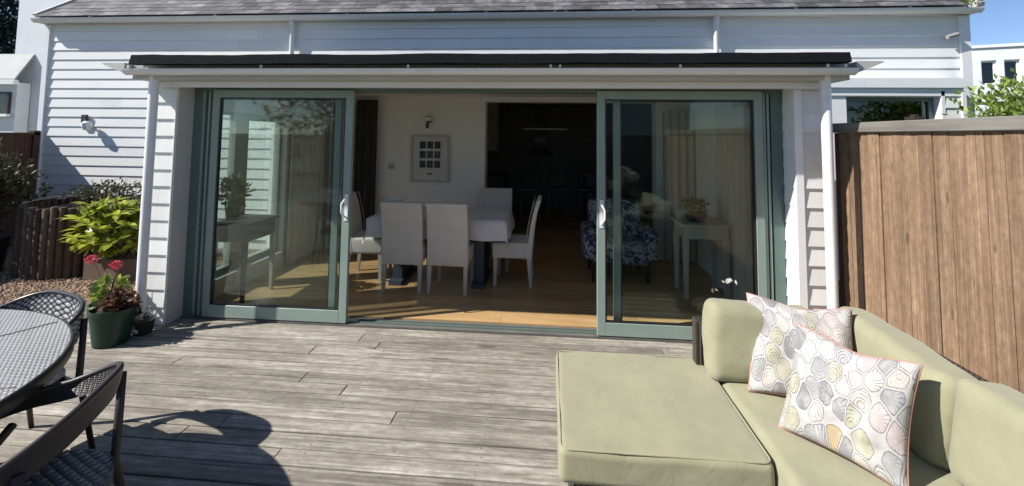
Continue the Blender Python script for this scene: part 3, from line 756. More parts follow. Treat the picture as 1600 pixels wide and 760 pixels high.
# plant on console
hp = empty('house_plant', (-3.16, 4.3, FZ+.76), 'dark leafy pot plant on the console table by the window', 'plant')
MB().lathe([(.0, 0), (.05, 0), (.07, .12), (.06, .12), (0, .1)], n=14).build('pot', DKPOT, hp, smooth='auto', world=False)
foliage((0, 0, .28), (.14, .15, .2), 260, .07, .035, 21, 8).build('foliage', LF_DK, hp, world=False)
stems((0, 0, .1), rtips((0, 0, .3), (.1, .1, .15), 6, 2), .005).build('stem', STEM, hp, world=False)

# right side: floral armchair, console table
ac = empty('armchair', (.80, 5.45, FZ), 'blue and white floral armchair behind the right glass door', 'armchair')
def cpart(nm, sz, loc, rot=(0, 0, 0), mat=FLORAL, par=ac, r=.05, puff=.01, n=8, seed=1):
    o = cushion(*sz, r, n, puff, seed, .006).build(nm, mat, par, smooth=True, world=False); o.location = loc; o.rotation_euler = rot; return o
cpart('seat', (.62, .6, .24), (0, 0, .32)); cpart('backrest', (.62, .18, .5), (0, .28, .60), (-.15, 0, 0)); cpart('arm', (.14, .62, .32), (-.34, 0, .42)); cpart('arm', (.14, .62, .32), (.34, 0, .42))
for a in (-.3, .3):
    for b_ in (-.25, .25): MB().tapbox((a, b_, 0), (.03, .03, 0), (a, b_, .22), (.045, .045, 0)).build('leg', DKWOOD, ac, world=False)
c2 = empty('console_table', (1.62, 4.95, FZ), 'cream console table beside the right wall curtain', 'console table')
MB().box(-.28, .22, -.22, .22, .72, .75).build('tabletop', CREAMW, c2, bev=.004, world=False)
MB().box(-.25, .19, -.19, .19, .60, .72).build('apron', CREAMW, c2, world=False)
for a in (-.23, .17):
    for b_ in (-.17, .17): MB().tapbox((a, b_, 0), (.035, .035, 0), (a, b_, .6), (.055, .055, 0)).build('leg', CREAMW, c2, world=False)
pl2 = empty('potted_plant', (1.55, 4.95, FZ+.75), 'low green pot plant on the cream console table', 'plant')
MB().lathe([(.0, 0), (.09, 0), (.12, .07), (.11, .07), (0, .06)], n=14).build('pot', DKPOT, pl2, smooth='auto', world=False)
foliage((0, 0, .14), (.2, .14, .09), 220, .06, .03, 22, 9).build('foliage', LF_MID, pl2, world=False)

# kitchen contents
kc = empty('wall_cupboard', (-1.12, 8.8, 1.35), 'pale kitchen wall cupboard at the left of the dark kitchen', 'cupboard')
MB().box(-.3, .12, -.2, .2, 0, .93).build('carcass', CREAMW, kc, world=False)
MB().box(-.29, -.095, -.222, -.202, .01, .92).box(-.085, .11, -.222, -.202, .01, .92).build('door', CREAMW, kc, world=False)
kb = empty('kitchen_counter', (-1.2, 8.7, FZ), 'dark kitchen counter below the pale wall cupboard', 'counter')
MB().box(-.5, .35, -.3, .3, 0, .86).build('cabinet', painted('dark_cabinet', (.10, .10, .10), .5), kb, world=False)
MB().box(-.52, .37, -.33, .32, .862, .9).build('worktop', BLACK, kb, world=False)
DCB = bpy.data.materials['dark_cabinet']
ki = empty('kitchen_island', (1.2, 9.0, FZ), 'dark kitchen island at the right of the back room', 'kitchen island')
MB().box(-.5, .6, -.35, .35, 0, .88).build('cabinet', DCB, ki, world=False)
MB().box(-.55, .65, -.4, .4, .882, .92).build('worktop', painted('grey_worktop', (.12, .12, .115), .3), ki, world=False)
pd = empty('pendant_light', (-.08, 8.6, 1.76), 'long slim white pendant light hanging in the dark kitchen', 'pendant light')
MB().box(-.42, .42, -.03, .03, 0, .035).build('lamp_bar', painted('lamp_white', (.8, .8, .8), .35, 5, .02, 0), pd, bev=.008, world=False)
for a in (-.35, .35): MB().tube([(a, 0, .035), (a, 0, .54)], .003, 5).build('wire', BLACK, pd, world=False)
hd = empty('cooker_hood', (-.2, 10.2, 1.2), 'grey metal cooker hood on the back wall of the kitchen', 'cooker hood')
MB().tapbox((0, 0, 0), (.6, .4, 0), (0, .05, .16), (.3, .25, 0)).build('canopy', painted('hood_metal', (.10, .10, .10), .6, 5, .05, 0), hd, world=False)
MB().box(-.13, .13, -.08, .17, .162, 1.1).build('flue', bpy.data.materials['hood_metal'], hd, world=False)
MB().box(-.14, .14, -.105, -.085, .30, .42).build('control_panel', bpy.data.materials['grey_worktop'], hd, world=False)
st0 = None
for i, (x, lab) in enumerate(((-.35, 'dark bar stool in the kitchen left of centre'), (.15, 'dark bar stool in the middle of the kitchen'), (.7, 'dark bar stool in the kitchen beside the island'))):
    if st0 is None:
        st0 = empty('bar_stool', (x, 8.2, FZ), lab, 'stool', 'dark stools in the kitchen')
        cushion(.36, .36, .06, .025, 5, .01).build('seat', DCB, st0, smooth=True, world=False).location = (0, 0, .66)
        MB().tube([(-.16, .16, .69), (-.15, .19, .9), (0, .2, .95), (.15, .19, .9), (.16, .16, .69)], .014, 6).build('backrest', DCB, st0, world=False)
        for a in (-1, 1):
            for b_ in (-1, 1): MB().tube([(a*.2, b_*.2, 0), (a*.13, b_*.13, .64)], .014, 6).build('leg', DCB, st0, world=False)
    else:
        c = copy_tree(st0); c.location = (x, 8.2+.1*i, FZ); c['label'] = lab

# ------------------------------------------------------------------ lean-to on the right
lt = empty('lean_to', (3.9, 6.1, 0), 'white boarded lean-to with a dark window showing above the fence', 'lean-to')
LY = 6.0
lw = MB(); lw.box(2.6, 3.75, LY, LY+.22, -.1, 2.3); lw.box(4.86, 5.12, LY, LY+.22, -.1, 2.3); lw.box(3.75, 4.86, LY, LY+.22, -.1, .9); lw.box(3.75, 4.86, LY, LY+.22, 2.19, 2.3)
lw.build('wall', TRIMW, lt)
me = wb_mesh(.19, BOARDW)
z = 0
while z < 2.2: place('weatherboard', me, (4.995, LY, z), (0, 0, 0), parent=lt); z += BP
MB().box(5.09, 5.14, LY-.03, LY+.2, -.1, 2.26).build('corner_trim', TRIMW, lt)
MB().box(4.86, 4.9, LY-.02, LY, .9, 2.26).build('corner_trim', TRIMW, lt)
MB().box(2.55, 5.16, LY-.05, LY+.22, 2.30, 2.42).build('fascia', TRIMW, lt)
MB().box(2.55, 5.12, LY-.02, LY+.0, 2.20, 2.298).build('frieze_board', TRIMW, lt)
wn = MB().box(3.75, 3.8, LY+.1, LY+.16, .9, 2.19).box(4.80, 4.86, LY+.1, LY+.16, .9, 2.19).box(3.8, 4.8, LY+.1, LY+.16, 2.14, 2.19).box(3.8, 4.8, LY+.1, LY+.16, .9, .95).build('window', GREEND, lt)
MB().box(3.8, 4.8, LY+.125, LY+.135, .95, 2.14).build('pane', DGLASS, wn)
MB().box(3.7, 4.9, LY+.235, LY+.245, .5, 2.29).build('room_shade_panel', painted('dark_room', (.03, .035, .035), .9), wn)  # added dark sheet standing in for the unlit room behind the pane

# exterior fittings on the house
wlamp = empty('outdoor_lamp', (-7.02, 6.24, 1.79), 'small outdoor lamp with a dark bracket on the white weatherboards', 'outdoor lamp')
MB().box(-.045, .045, -.03, 0, -.1, .1).build('bracket', DKMET, wlamp, bev=.004, world=False)
MB().tube([(.02, -.03, 0), (.06, -.045, -.015), (.10, -.06, -.04)], .014, 8).build('arm', DKMET, wlamp, world=False)
MB().lathe([(0, 0), (.04, .01), (.065, .06), (.065, .11), (.03, .14), (0, .142)], (.12, -.085, -.14), 8).build('lantern', FROST, wlamp, world=False)
sc_ = empty('security_camera', (5.2, 6.24, 3.0), 'tiny grey security camera near the top right corner of the house', 'camera')
MB().box(-.02, .02, -.05, 0, -.02, .02).build('bracket', DKMET, sc_, world=False)
MB().tube([(-.08, -.07, -.02), (.05, -.07, .02)], .028, 8).build('housing', painted('grey_plastic', (.3, .3, .3), .5), sc_, world=False)
tf = empty('gutter_weeds', (5.45, 6.13, 3.38), 'tuft of weeds growing from the right end of the house gutter', 'weeds')
foliage((0, 0, .03), (.14, .05, .06), 90, .06, .02, 31, 6, .6).build('foliage', LF_HEDGE, tf, world=False)

# ------------------------------------------------------------------ right fence
fx = 2.32
fence = empty('timber_fence', (fx, 1.3, 0), 'tall brown vertical-board timber fence running beside the sofa', 'fence')
rfn = random.Random(4); y = 3.80; bwid = .109
fbm = MB().prism([(.011, -bwid/2), (.011, bwid/2-.005), (-.008, bwid/2-.005), (-.011, bwid/2-.008), (-.011, -bwid/2+.003), (-.008, -bwid/2), (.004, -bwid/2), (.004, -bwid/2-.005), (.008, -bwid/2-.005), (.008, -bwid/2)], 'z', 0, 1.0).mesh('board', FENCEM)
for i in range(46):
    place('board', fbm, (fx+rfn.uniform(-.003, .003), y-bwid/2, -.08), (rfn.uniform(-.002, .002), rfn.uniform(-.002, .002), rfn.uniform(-.02, .02)), (1, 1, 1.78), parent=fence); y -= bwid
MB().box(fx-.04, fx+.06, -1.3, 3.84, 1.70, 1.775).build('cap_rail', FCAP, fence, bev=.006)
MB().box(fx+.012, fx+.05, -1.3, 3.8, .4, .5).box(fx+.012, fx+.05, -1.3, 3.8, 1.3, 1.4).build('cross_rail', FENCEM, fence)
MB().box(fx-.008, fx+.06, 3.802, 3.86, -.1, 1.699).build('post', DKFENCE, fence)
cl = MB().box(-.03, .03, -.04, .04, 0, .02); cl.box(-.012, .012, -.02, .02, .02, .035)
co = cl.build('clip', DKMET); co.location = (fx, 3.06, 1.777); tag(co, 'small dark metal clip lying on the fence cap rail', 'clip')
# left dark fence
lf = empty('timber_fence', (-7.78, 4.8, 0), 'dark brown timber fence meeting the left end of the house', 'fence')
fb2 = MB().box(-.012, .012, -.069, .069, 0, 1.0).mesh('board', DKFENCE)
y = 6.2
for i in range(22):
    place('board', fb2, (-7.78, y-.07, -.1), (0, 0, rfn.uniform(-.02, .02)), (1, 1, 1.68), parent=lf); y -= .142
MB().box(-7.83, -7.73, 3.0, 6.22, 1.575, 1.61).build('cap_rail', DKFENCE, lf)
MB().box(-7.83, -7.73, 6.14, 6.22, -.1, 1.64).build('post', DKFENCE, lf)

# ------------------------------------------------------------------ neighbours and trees
def winobj(par, x0, x1, z0, z1, yf, fm=TRIMW):
    f = MB().box(x0, x0+.05, yf+.02, yf+.08, z0, z1).box(x1-.05, x1, yf+.02, yf+.08, z0, z1).box(x0+.05, x1-.05, yf+.02, yf+.08, z1-.05, z1).box(x0+.05, x1-.05, yf+.02, yf+.08, z0, z0+.05)
    f = f.build('window', fm, par); MB().box(x0+.05, x1-.05, yf+.045, yf+.055, z0+.05, z1-.05).build('pane', DGLASS, f)
    MB().box(x0-.05, x1+.08, yf-.06, yf+.02, z0-.06, z0-.001).build('sill', TRIMW, f); return f
nb = empty('rendered_house', (14.3, 16, 0), 'flat-topped white rendered house beyond the hedge on the right', 'house')
nw = MB(); ny_ = 16
nw.box(13.4, 14.28, ny_, ny_+.3, -.1, 4.72); nw.box(14.66, 14.84, ny_, ny_+.3, -.1, 4.72); nw.box(15.22, 20, ny_, ny_+.3, -.1, 4.72)
nw.box(14.28, 14.66, ny_, ny_+.3, 4.3, 4.72); nw.box(14.84, 15.22, ny_, ny_+.3, 4.3, 4.72); nw.box(14.28, 14.66, ny_, ny_+.3, -.1, 3.5); nw.box(14.84, 15.22, ny_, ny_+.3, -.1, 3.5)
nw.box(13.4, 20, ny_+.3, ny_+6, -.1, 4.70); nw.build('wall', RENDER_W, nb)
winobj(nb, 14.28, 14.66, 3.5, 4.3, ny_+.08); winobj(nb, 14.84, 15.22, 3.5, 4.3, ny_+.08)
MB().box(13.32, 20.1, ny_-.06, ny_+6.1, 4.722, 4.82).build('parapet', RENDER_W, nb)
nb.rotation_euler.z = -.35
n2 = empty('rendered_house', (-13.5, 10.5, 0), 'tall plain white rendered house wall left of the weatherboards', 'house')
MB().box(-12.5, -8.6, 9.4, 14, -.1, 7.5).build('wall', RENDER_W, n2)
MB().box(-12.6, -8.5, 9.3, 14.1, 7.502, 7.65).build('parapet', RENDER_W, n2)
MB().cbox((-10.5, 9.36, 1.95), (.14, .07, .1)).cbox((-10.42, 9.3, 1.92), (.07, .1, .07)).build('security_lamp', DKMET, n2)
ob = empty('outbuilding', (-12.5, 8.4, 0), 'low grey-roofed outbuilding at the far left edge', 'outbuilding')
MB().box(-16, -12.0, 9.12, 9.38, -.1, 2.72).build('wall', RENDER_W, ob)
MB().prism([(9.04, 2.74), (9.04, 2.80), (9.39, 3.42), (9.39, 3.34)], 'x', -16, -11.98).build('roof', painted('grey_roof', (.34, .36, .36), .7, 4, .1, .2), ob)
MB().box(-16, -11.88, 8.95, 9.05, 2.66, 2.76).build('gutter', PVC, ob)
winobj(ob, -13.4, -12.12, 2.0, 2.5, 9.04, DKMET)

def tree(name, base, h, tr, cen, rad, n, l, w_, mat, seed, label, clumps=40, cat='tree'):
    t = empty(name, base, label, cat); r = random.Random(seed); m = MB()
    top = Vector((cen[0], cen[1], cen[2]+rad[2]*.5)); m.tube([(0, 0, -.1), (r.uniform(-.1, .1), 0, h*.3), (cen[0]*.6, cen[1]*.6, h*.6), tuple(top)], [tr, tr*.8, tr*.5, tr*.1], 9)
    for i in range(9):
        v = rvec(r).normalized(); z = h*(.3+.06*i); m.tube([(0, 0, z), (cen[0]+v.x*rad[0]*.4, cen[1]+v.y*rad[1]*.4, z+.4), (cen[0]+v.x*rad[0]*.8, cen[1]+v.y*rad[1]*.8, z+.9+v.z*.5)], [tr*.35, tr*.22, tr*.06], 6)
    m.build('trunk', BARK, t, smooth='auto', world=False)
    foliage(cen, rad, n, l, w_, seed, clumps, .1, .5).build('crown', mat, t, world=False)
    return t
tree('conifer_tree', (-28.5, 20, -.1), 11, .25, (0, 0, 7.4), (2.6, 2.4, 4.2), 7000, .30, .14, LF_PINE, 41, 'dark evergreen tree behind the roofs at the far left', 60)
hg = empty('hedge', (5.56, 5.2, 0), 'bright green hedge rising behind the fence on the right', 'hedge')
foliage((.15, 0, 1.42), (1.45, .5, 1.08), 22000, .085, .038, 44, 170, .4, .6).build('foliage', LF_HEDGE, hg, world=False)
stems((0, 0, -.1), rtips((.1, 0, 1.4), (.9, .35, .7), 14, 5), .015).build('stem', BARK, hg, world=False)

# behind the camera (seen mirrored in the door glass)
bf = empty('timber_fence', (-1, -6.2, 0), 'grey timber fence closing the garden behind the viewer', 'fence')
fb3 = MB().box(-.3, .3, -.012, .012, 0, 1.0).mesh('board', FCAP)
for i in range(24): place('board', fb3, (-7+i*.605, -6.2, -.1), (0, 0, 0), (1, 1, 1.8), parent=bf)
gh = empty('gabled_house', (3.6, -17, 0), 'white gabled house standing behind the garden fence', 'house')
MB().box(-3, 3, -3, 3, -.1, 3.4).build('wall', RENDER_W, gh, world=False)
MB().prism([(-3.3, 3.3), (3.3, 3.3), (0, 5.9)], 'y', -3.2, 3.2).build('roof', RENDER_W, gh, world=False)
tree('garden_tree', (-2.5, -13, -.1), 6, .14, (0, 0, 3.6), (2.2, 2, 1.7), 2500, .22, .1, LF_MID, 47, 'leafy garden tree beyond the fence behind the viewer', 30)
tree('garden_tree', (-9.5, -12, -.1), 8, .18, (0, 0, 4.4), (6, 3, 4.2), 9000, .24, .11, LF_DK, 49, 'unseen dark tree added behind the left fence to darken the door reflection', 40)  # added out of view so the left door glass mirrors something dark
tree('garden_tree', (9.5, -12, -.1), 6, .14, (0, 0, 3.6), (2.6, 2, 1.9), 2500, .22, .1, LF_MID, 48, 'round green tree beside the white gabled house', 30)

# ------------------------------------------------------------------ left garden: planter, shrubs, pots
lp = empty('log_planter', (-5.80, 5.25, -.035), 'tall round planter of upright brown half logs, darkened for shade', 'planter')
rl_ = random.Random(8)
lgm = MB().lathe([(.0, 0), (.039, 0), (.040, .5), (.038, .985), (.032, 1.0), (0, 1.001)], n=10).mesh('log', LOGM, smooth='auto')
for i in range(46):
    a = 2*PI*i/46; R_ = .56
    o = place('log', lgm, (R_*math.cos(a), R_*math.sin(a), 0), (0, 0, rl_.uniform(0, 6)), (1, 1, .80+rl_.uniform(-.012, .012)), parent=lp, world=False)
MB().tube([(.56*math.cos(a), .56*math.sin(a), .815) for a in np.linspace(PI*.75, PI*1.25, 8)], .012, 6).build('rim_wire', LOGTOP, lp, world=False)
MB().lathe([(.0, .70), (.52, .72), (.52, .725), (0, .74)], n=20).build('soil', SOIL, lp, world=False)
pp_ = empty('trailing_plant', (-5.78, 5.25, .72), 'grey-green straggly plant growing in the log planter', 'plant')
foliage((.12, .1, .13), (.5, .4, .22), 620, .06, .025, 51, 16, .4).build('foliage', LF_DK, pp_, world=False)
stems((0, 0, 0), rtips((.1, .1, .2), (.45, .35, .2), 14, 6), .006).build('stem', STEM, pp_, world=False)

shr = empty('dark_shrub', (-6.62, 4.78, -.035), 'tall dark olive green shrub in a dark pot at the left edge', 'shrub')
MB().lathe([(.0, 0), (.2, 0), (.27, .42), (.24, .42), (0, .38)], n=20).build('pot', DKPOT, shr, smooth='auto', world=False)
foliage((-.08, 0, .98), (.55, .5, .72), 10500, .07, .026, 52, 60, .4, .3).build('foliage', LF_DK, shr, world=False)
stems((0, 0, .38), rtips((-.1, 0, 1.05), (.5, .4, .45), 16, 7), .012).build('stem', BARK, shr, world=False)

bx = empty('box_planter', (-4.9, 4.95, -.035), 'low brown planter box under the bright leafy plant', 'planter')
m = MB(); m.box(-.34, .34, -.2, -.16, 0, .24).box(-.34, .34, .16, .2, 0, .24).box(-.34, -.3, -.16, .16, 0, .24).box(.3, .34, -.16, .16, 0, .24); m.build('box_wall', TERRA, bx, bev=.006, world=False)
MB().box(-.3, .3, -.16, .16, .02, .21).build('soil', SOIL, bx, world=False)
ls = empty('leafy_shrub', (-4.95, 4.92, .17), 'bright yellow-green broad-leaved plant in front of the weatherboards', 'shrub')
lm_ = MB(); rows = []
for i in range(6):
    f = i/5; wv = .5*math.sin(PI*min(1, f*1.02+.02)**.8)*.42; rows.append((f, wv))
vs = []
for f, wv in rows: vs += [(-wv, f, .10*math.sin(f*2.6)+abs(wv)*.25), (0, f, .10*math.sin(f*2.6)), (wv, f, .10*math.sin(f*2.6)+abs(wv)*.25)]
lm_.add(vs, [(i*3+k, i*3+k+1, i*3+k+4, i*3+k+3) for i in range(5) for k in range(2)])
leafm = lm_.mesh('leaf', LF_BR, smooth=True)
rq = random.Random(12); nl = 0
tipsL = []
for i in range(44):
    v = rvec(rq).normalized(); kk = rq.uniform(.75, 1); tx = Vector((v.x*.44*kk-.04, v.y*.30-.1, .37+v.z*.30*kk))
    if tx.z < .05: tx.z = .1
    if nl > 290: break
    tipsL.append(tuple(tx)); nk = rq.choice([6, 7, 8])
    for k in range(nk):
        a = 2*PI*k/nk+rq.random(); tilt = rq.uniform(-.35, .45)
        q = Matrix.Rotation(a, 4, 'Z') @ Matrix.Rotation(tilt, 4, 'X') @ Matrix.Rotation(rq.uniform(-.4, .4), 4, 'Y')
        s = rq.uniform(.12, .19)
        o = place('leaf', leafm, tx, q.to_euler(), (s, s, s), parent=ls, world=False); nl += 1
lq = foliage((-.02, -.06, .34), (.46, .3, .32), 800, .12, .05, 71, 22, .3).build('small_leaves', LF_BR2, ls, world=False); lq['kind'] = 'stuff'
stems((0.05, 0, .0), tipsL, .007).build('stem', STEM, ls, world=False)

def pot(name, loc, r, h, mat, label):
    t = empty(name, loc, label, 'plant pot')
    MB().lathe([(.0, 0), (r*.76, 0), (r*.97, h*.86), (r*1.04, h*.87), (r*1.04, h), (r*.95, h), (r*.93, h*.88), (0, h*.86)], n=28).build('pot_wall', mat, t, smooth='auto', world=False)
    MB().lathe([(0, h*.865), (r*.92, h*.87), (r*.92, h*.88), (0, h*.9)], n=20).build('soil', SOIL, t, world=False); return t
pot('flower_pot', (-3.40, 3.34, .004), .15, .27, GPOT, 'large dark green plastic flower pot on the deck corner')
rp_ = empty('coppery_plant', (-3.38, 3.34, .24), 'plant with coppery red foliage in the front green pot', 'plant')
foliage((.0, 0, .08), (.14, .13, .10), 380, .05, .03, 61, 14, .3).build('foliage', LF_RUST, rp_, world=False)
foliage((-.03, -.05, .04), (.14, .12, .06), 120, .05, .028, 62, 6, .3).build('green_foliage', LF_MID, rp_, world=False)
pot('flower_pot', (-3.66, 3.55, -.03), .13, .25, painted('mid_green_pot', (.015, .09, .04), .35, 6, .15, .05), 'smaller brighter green flower pot behind the front one')
ger = empty('geranium', (-3.66, 3.55, .2), 'red-flowered geranium in the rear green pot', 'plant')
foliage((0, 0, .14), (.17, .14, .12), 200, .055, .045, 63, 9, .3).build('foliage', LF_HEDGE, ger, world=False)
stems((0, 0, 0), [(-.17, 0, .36), (.12, -.06, .34), (.02, .05, .28)], .005).build('stem', STEM, ger, world=False)
for c in ((-.17, 0, .37), (.12, -.06, .35)):
    foliage(c, (.05, .045, .035), 130, .02, .02, 64, 9, .3).build('flower_head', PETRED, ger, world=False)
wf = empty('white_flowers', (-3.30, 3.52, .0), 'small white-flowered plant in a dark pot at the pier foot', 'plant')
MB().lathe([(.0, 0), (.055, 0), (.075, .11), (.07, .11), (0, .1)], n=14).build('pot', DKPOT, wf, smooth='auto', world=False)
foliage((-.02, -.03, .14), (.14, .09, .1), 200, .04, .016, 65, 8, .3).build('foliage', LF_DK, wf, world=False)
rw = random.Random(66); pm = MB()
for q in range(5):
    leafquad(pm, Vector((0, 0, 0)), Vector((math.cos(q*1.257), math.sin(q*1.257), .45)), Vector((0, 0, 1)), .017, .014, .3)
pm.ball((0, 0, .004), .004, 5, 4); pm = pm.mesh('blossom', PETWH)
for i in range(18): place('blossom', pm, (rw.uniform(-.16, .1), rw.uniform(-.12, .03), rw.uniform(.05, .27)), (rw.uniform(.2, 1.2), 0, rw.uniform(0, 3)), parent=wf, world=False)
# white blossoms by right door
wb_ = empty('blossom_plant', (1.30, 3.25, 0), 'slender plant with tiny white blossoms behind the sofa arm', 'plant')
MB().lathe([(.0, 0), (.08, 0), (.11, .2), (.10, .2), (0, .18)], n=16).build('pot', DKPOT, wb_, smooth='auto', world=False)
bl = [(-.19, -.02, .61), (-.155, 0, .605), (-.11, .0, .66), (-.09, -.01, .668), (-.075, 0, .672), (-.06, .01, .675), (-.03, .0, .662)]
stems((0, 0, .18), bl[::2]+[(.05, .05, .5), (0, .1, .55)], .003).build('stem', DKMET, wb_, world=False)
foliage((0, .02, .36), (.12, .1, .18), 150, .05, .018, 67, 7, .5).build('foliage', LF_PINE, wb_, world=False)
for b_ in bl: place('blossom', pm, b_, (1.0+rw.uniform(-.4, .4), rw.uniform(-.5, .5), rw.uniform(0, 3)), (1.15, 1.15, 1.15), parent=wb_, world=False)
# unseen pale hydrangea, added behind the viewer for its reflection in the glass
hy = empty('hydrangea', (1.35, -1.0, 0), 'pale potted hydrangea added unseen behind the viewer for its reflection', 'plant')
MB().lathe([(.0, 0), (.17, 0), (.22, .3), (.2, .3), (0, .27)], n=18).build('pot', TERRA, hy, smooth='auto', world=False)
foliage((0, 0, .62), (.42, .38, .34), 1500, .09, .06, 68, 24, .3).build('foliage', LF_MID, hy, world=False)
foliage((0, 0, .74), (.44, .4, .3), 1600, .05, .05, 69, 16, .3, .8).build('flower_heads', PETWH, hy, world=False)

# ------------------------------------------------------------------ wicker table and chairs
TC = (-2.70, 1.20); TR = .915
tb = empty('wicker_table', (TC[0], TC[1], 0), 'round grey wicker garden table at the left edge of the deck', 'table')
def disc(r, z, n=72, rings=10):
    m = MB(); vs = [(0, 0, z)]; uv = [(0, 0)]
    for i in range(1, rings+1):
        for k in range(n): a = 2*PI*k/n; q = r*i/rings; vs.append((q*math.cos(a), q*math.sin(a), z)); uv.append((q*math.cos(a)/.75, q*math.sin(a)/.75))
    fs = [(0, 1+k, 1+(k+1) % n) for k in range(n)]
    for i in range(rings-1):
        for k in range(n): fs.append((1+i*n+k, 1+(i+1)*n+k, 1+(i+1)*n+(k+1) % n, 1+i*n+(k+1) % n))
    m.add(vs, fs); m.uv = uv; return m
disc(TR-.014, .746).build('tabletop', WTOP, tb, world=False)
ed = MB(); prof = [(TR-.035, .69), (TR-.01, .69), (TR, .70), (TR, .735), (TR-.004, .744), (TR-.012, .7475), (TR-.018, .744)]
ed.lathe(prof, n=72); ed.f = ed.f[:-2]; ed.build('rim', DKMET, tb, smooth=True, world=False)
MB().lathe([(0, .70), (TR-.035, .70), (TR-.035, .74), (0, .742)], n=48).build('underframe', BLACK, tb, world=False)
ap = MB().lathe([(.62, .62), (.64, .62), (.64, .70), (.62, .70)], n=40); ap.f = ap.f[:-2]; ap.build('apron', WICK, tb, world=False)
seam = MB()
for a in np.linspace(0, 2*PI, 9)[:-1]:
    a += .33; seam.tube([(.45*math.cos(a), .45*math.sin(a), .746), ((TR-.03)*math.cos(a), (TR-.03)*math.sin(a), .747)], .002, 4)
seam.tube([(.45*math.cos(a), .45*math.sin(a), .746) for a in np.linspace(0, 2*PI, 49)], .002, 4)
seam.build('seam', DKMET, tb, world=False)
for a in (.72, 2.3, 3.86, 5.45):
    MB().tube([(.6*math.cos(a), .6*math.sin(a), 0), (.57*math.cos(a), .57*math.sin(a), .68)], [.017, .024], 8).build('leg', DKMET, tb, world=False)

def sq(ph, e=.68):
    a, b_ = math.sin(ph), math.cos(ph)
    return math.copysign(abs(a)**e, a), math.copysign(abs(b_)**e, b_)
def band_mesh(a_, b_, off, th=.018, bh=.15, dz=0):
    # wrap-around backrest: u along the arc, v across the band
    nu, nv = 36, 6; m = MB(); vs = []; uv = []
    for side in (0, 1):
        for i in range(nu+1):
            ph = math.radians(-112+224*i/nu); c = max(0, math.cos(ph*.72))
            zt = .60+dz+.17*c**1.3; hh = .03+bh*c**1.2; lean = .06*c
            for j in range(nv+1):
                f = j/nv; z_ = zt-hh*(1-f); rr = 1+lean*(f-.3)+.01*math.sin(f*PI)
                ax, by = (a_+side*th)*rr, (b_+side*th)*rr
                px_, py_ = sq(ph)
                vs.append((ax*px_, off-by*py_, z_)); uv.append((i/nu*1.2, f*.25))
    K = (nu+1)*(nv+1); fs = []
    for i in range(nu):
        for j in range(nv):
            q = (i*(nv+1)+j, i*(nv+1)+j+1, (i+1)*(nv+1)+j+1, (i+1)*(nv+1)+j)
            fs.append(q); fs.append(tuple(K+t_ for t_ in reversed(q)))
        for j in (0, nv):
            q = (i*(nv+1)+j, (i+1)*(nv+1)+j, K+(i+1)*(nv+1)+j, K+i*(nv+1)+j); fs.append(q if j else tuple(reversed(q)))
    for i in (0, nu):
        for j in range(nv):
            q = (i*(nv+1)+j, K+i*(nv+1)+j, K+i*(nv+1)+j+1, i*(nv+1)+j+1); fs.append(q if i == 0 else tuple(reversed(q)))
    m.add(vs, fs); m.uv = uv; return m
def garden_chair(loc, rz, label, bmat, bh=.15, sk=1.0, sz=0.0, dz=0.0):
    t = empty('wicker_chair', loc, label, 'chair', 'wicker chairs round the garden table', rz)
    a_, b_ = .31, .26
    band_mesh(a_, b_, .02, bh=bh, dz=dz).build('backrest', bmat, t, smooth=True, world=False)
    # top rail tube along the band
    pts = []
    for i in range(33):
        ph = math.radians(-112+224*i/32); c = max(0, math.cos(ph*.72)); zt = .60+dz+.17*c**1.3; rr = 1+.06*c*.7
        px_, py_ = sq(ph); pts.append(((a_+.009)*rr*px_, .02-(b_+.009)*rr*py_, zt))
    MB().tube(pts, .0105, 8).build('top_rail', DKMET if bmat is not WICKL else WICKL, t, smooth=True, world=False)
    sm_ = MB(); vs = []; uv = []; nr, nk = 6, 32
    for side in (0, 1):
        for i in range(nr+1):
            for k in range(nk):
                a = 2*PI*k/nk; ex = abs(math.cos(a))**.7*math.copysign(1, math.cos(a)); ey = abs(math.sin(a))**.7*math.copysign(1, math.sin(a))
                q = i/nr; vs.append((.26*sk*ex*q, .02+.25*sk*ey*q, .425+sz-.012*(1-q*q)-side*.035)); uv.append((.26*ex*q+1, ey*.25*q+1))
    K = (nr+1)*nk; fs = []
    for i in range(nr):
        for k in range(nk):
            q = (i*nk+k, (i+1)*nk+k, (i+1)*nk+(k+1) % nk, i*nk+(k+1) % nk); fs.append(q); fs.append(tuple(K+x for x in reversed(q)))
    for k in range(nk): fs.append((nr*nk+k, K+nr*nk+k, K+nr*nk+(k+1) % nk, nr*nk+(k+1) % nk))
    sm_.add(vs, fs); sm_.uv = uv; sm_.build('seat', WSEAT, t, smooth='auto', world=False)
    for sx in (-1, 1):
        MB().tube([(sx*.30, -.28, 0), (sx*.27, -.21, .42), (sx*.272, -.215, .70+dz)], [.012, .016, .014], 8).build('leg', DKMET, t, smooth=True, world=False)
        MB().tube([(sx*.27, .27, 0), (sx*.25, .22, .42), (sx*.272, .10, .595)], [.012, .016, .014], 8).build('leg', DKMET, t, smooth=True, world=False)
    MB().tube([(-.235, -.19, .40), (-.25, .21, .40), (.25, .21, .40), (.235, -.19, .40), (-.235, -.19, .40)], .013, 6).build('seat_frame', DKMET, t, world=False)
    return t
garden_chair((-2.66, 2.02, 0), PI-.30, 'rounded wicker chair on the house side of the garden table', WICKL)
garden_chair((-1.71, 1.31, 0), PI/2+.40, 'dark wicker chair with its back to the sofa in the near left corner', WICK, .065, 1.16, .035, .03)

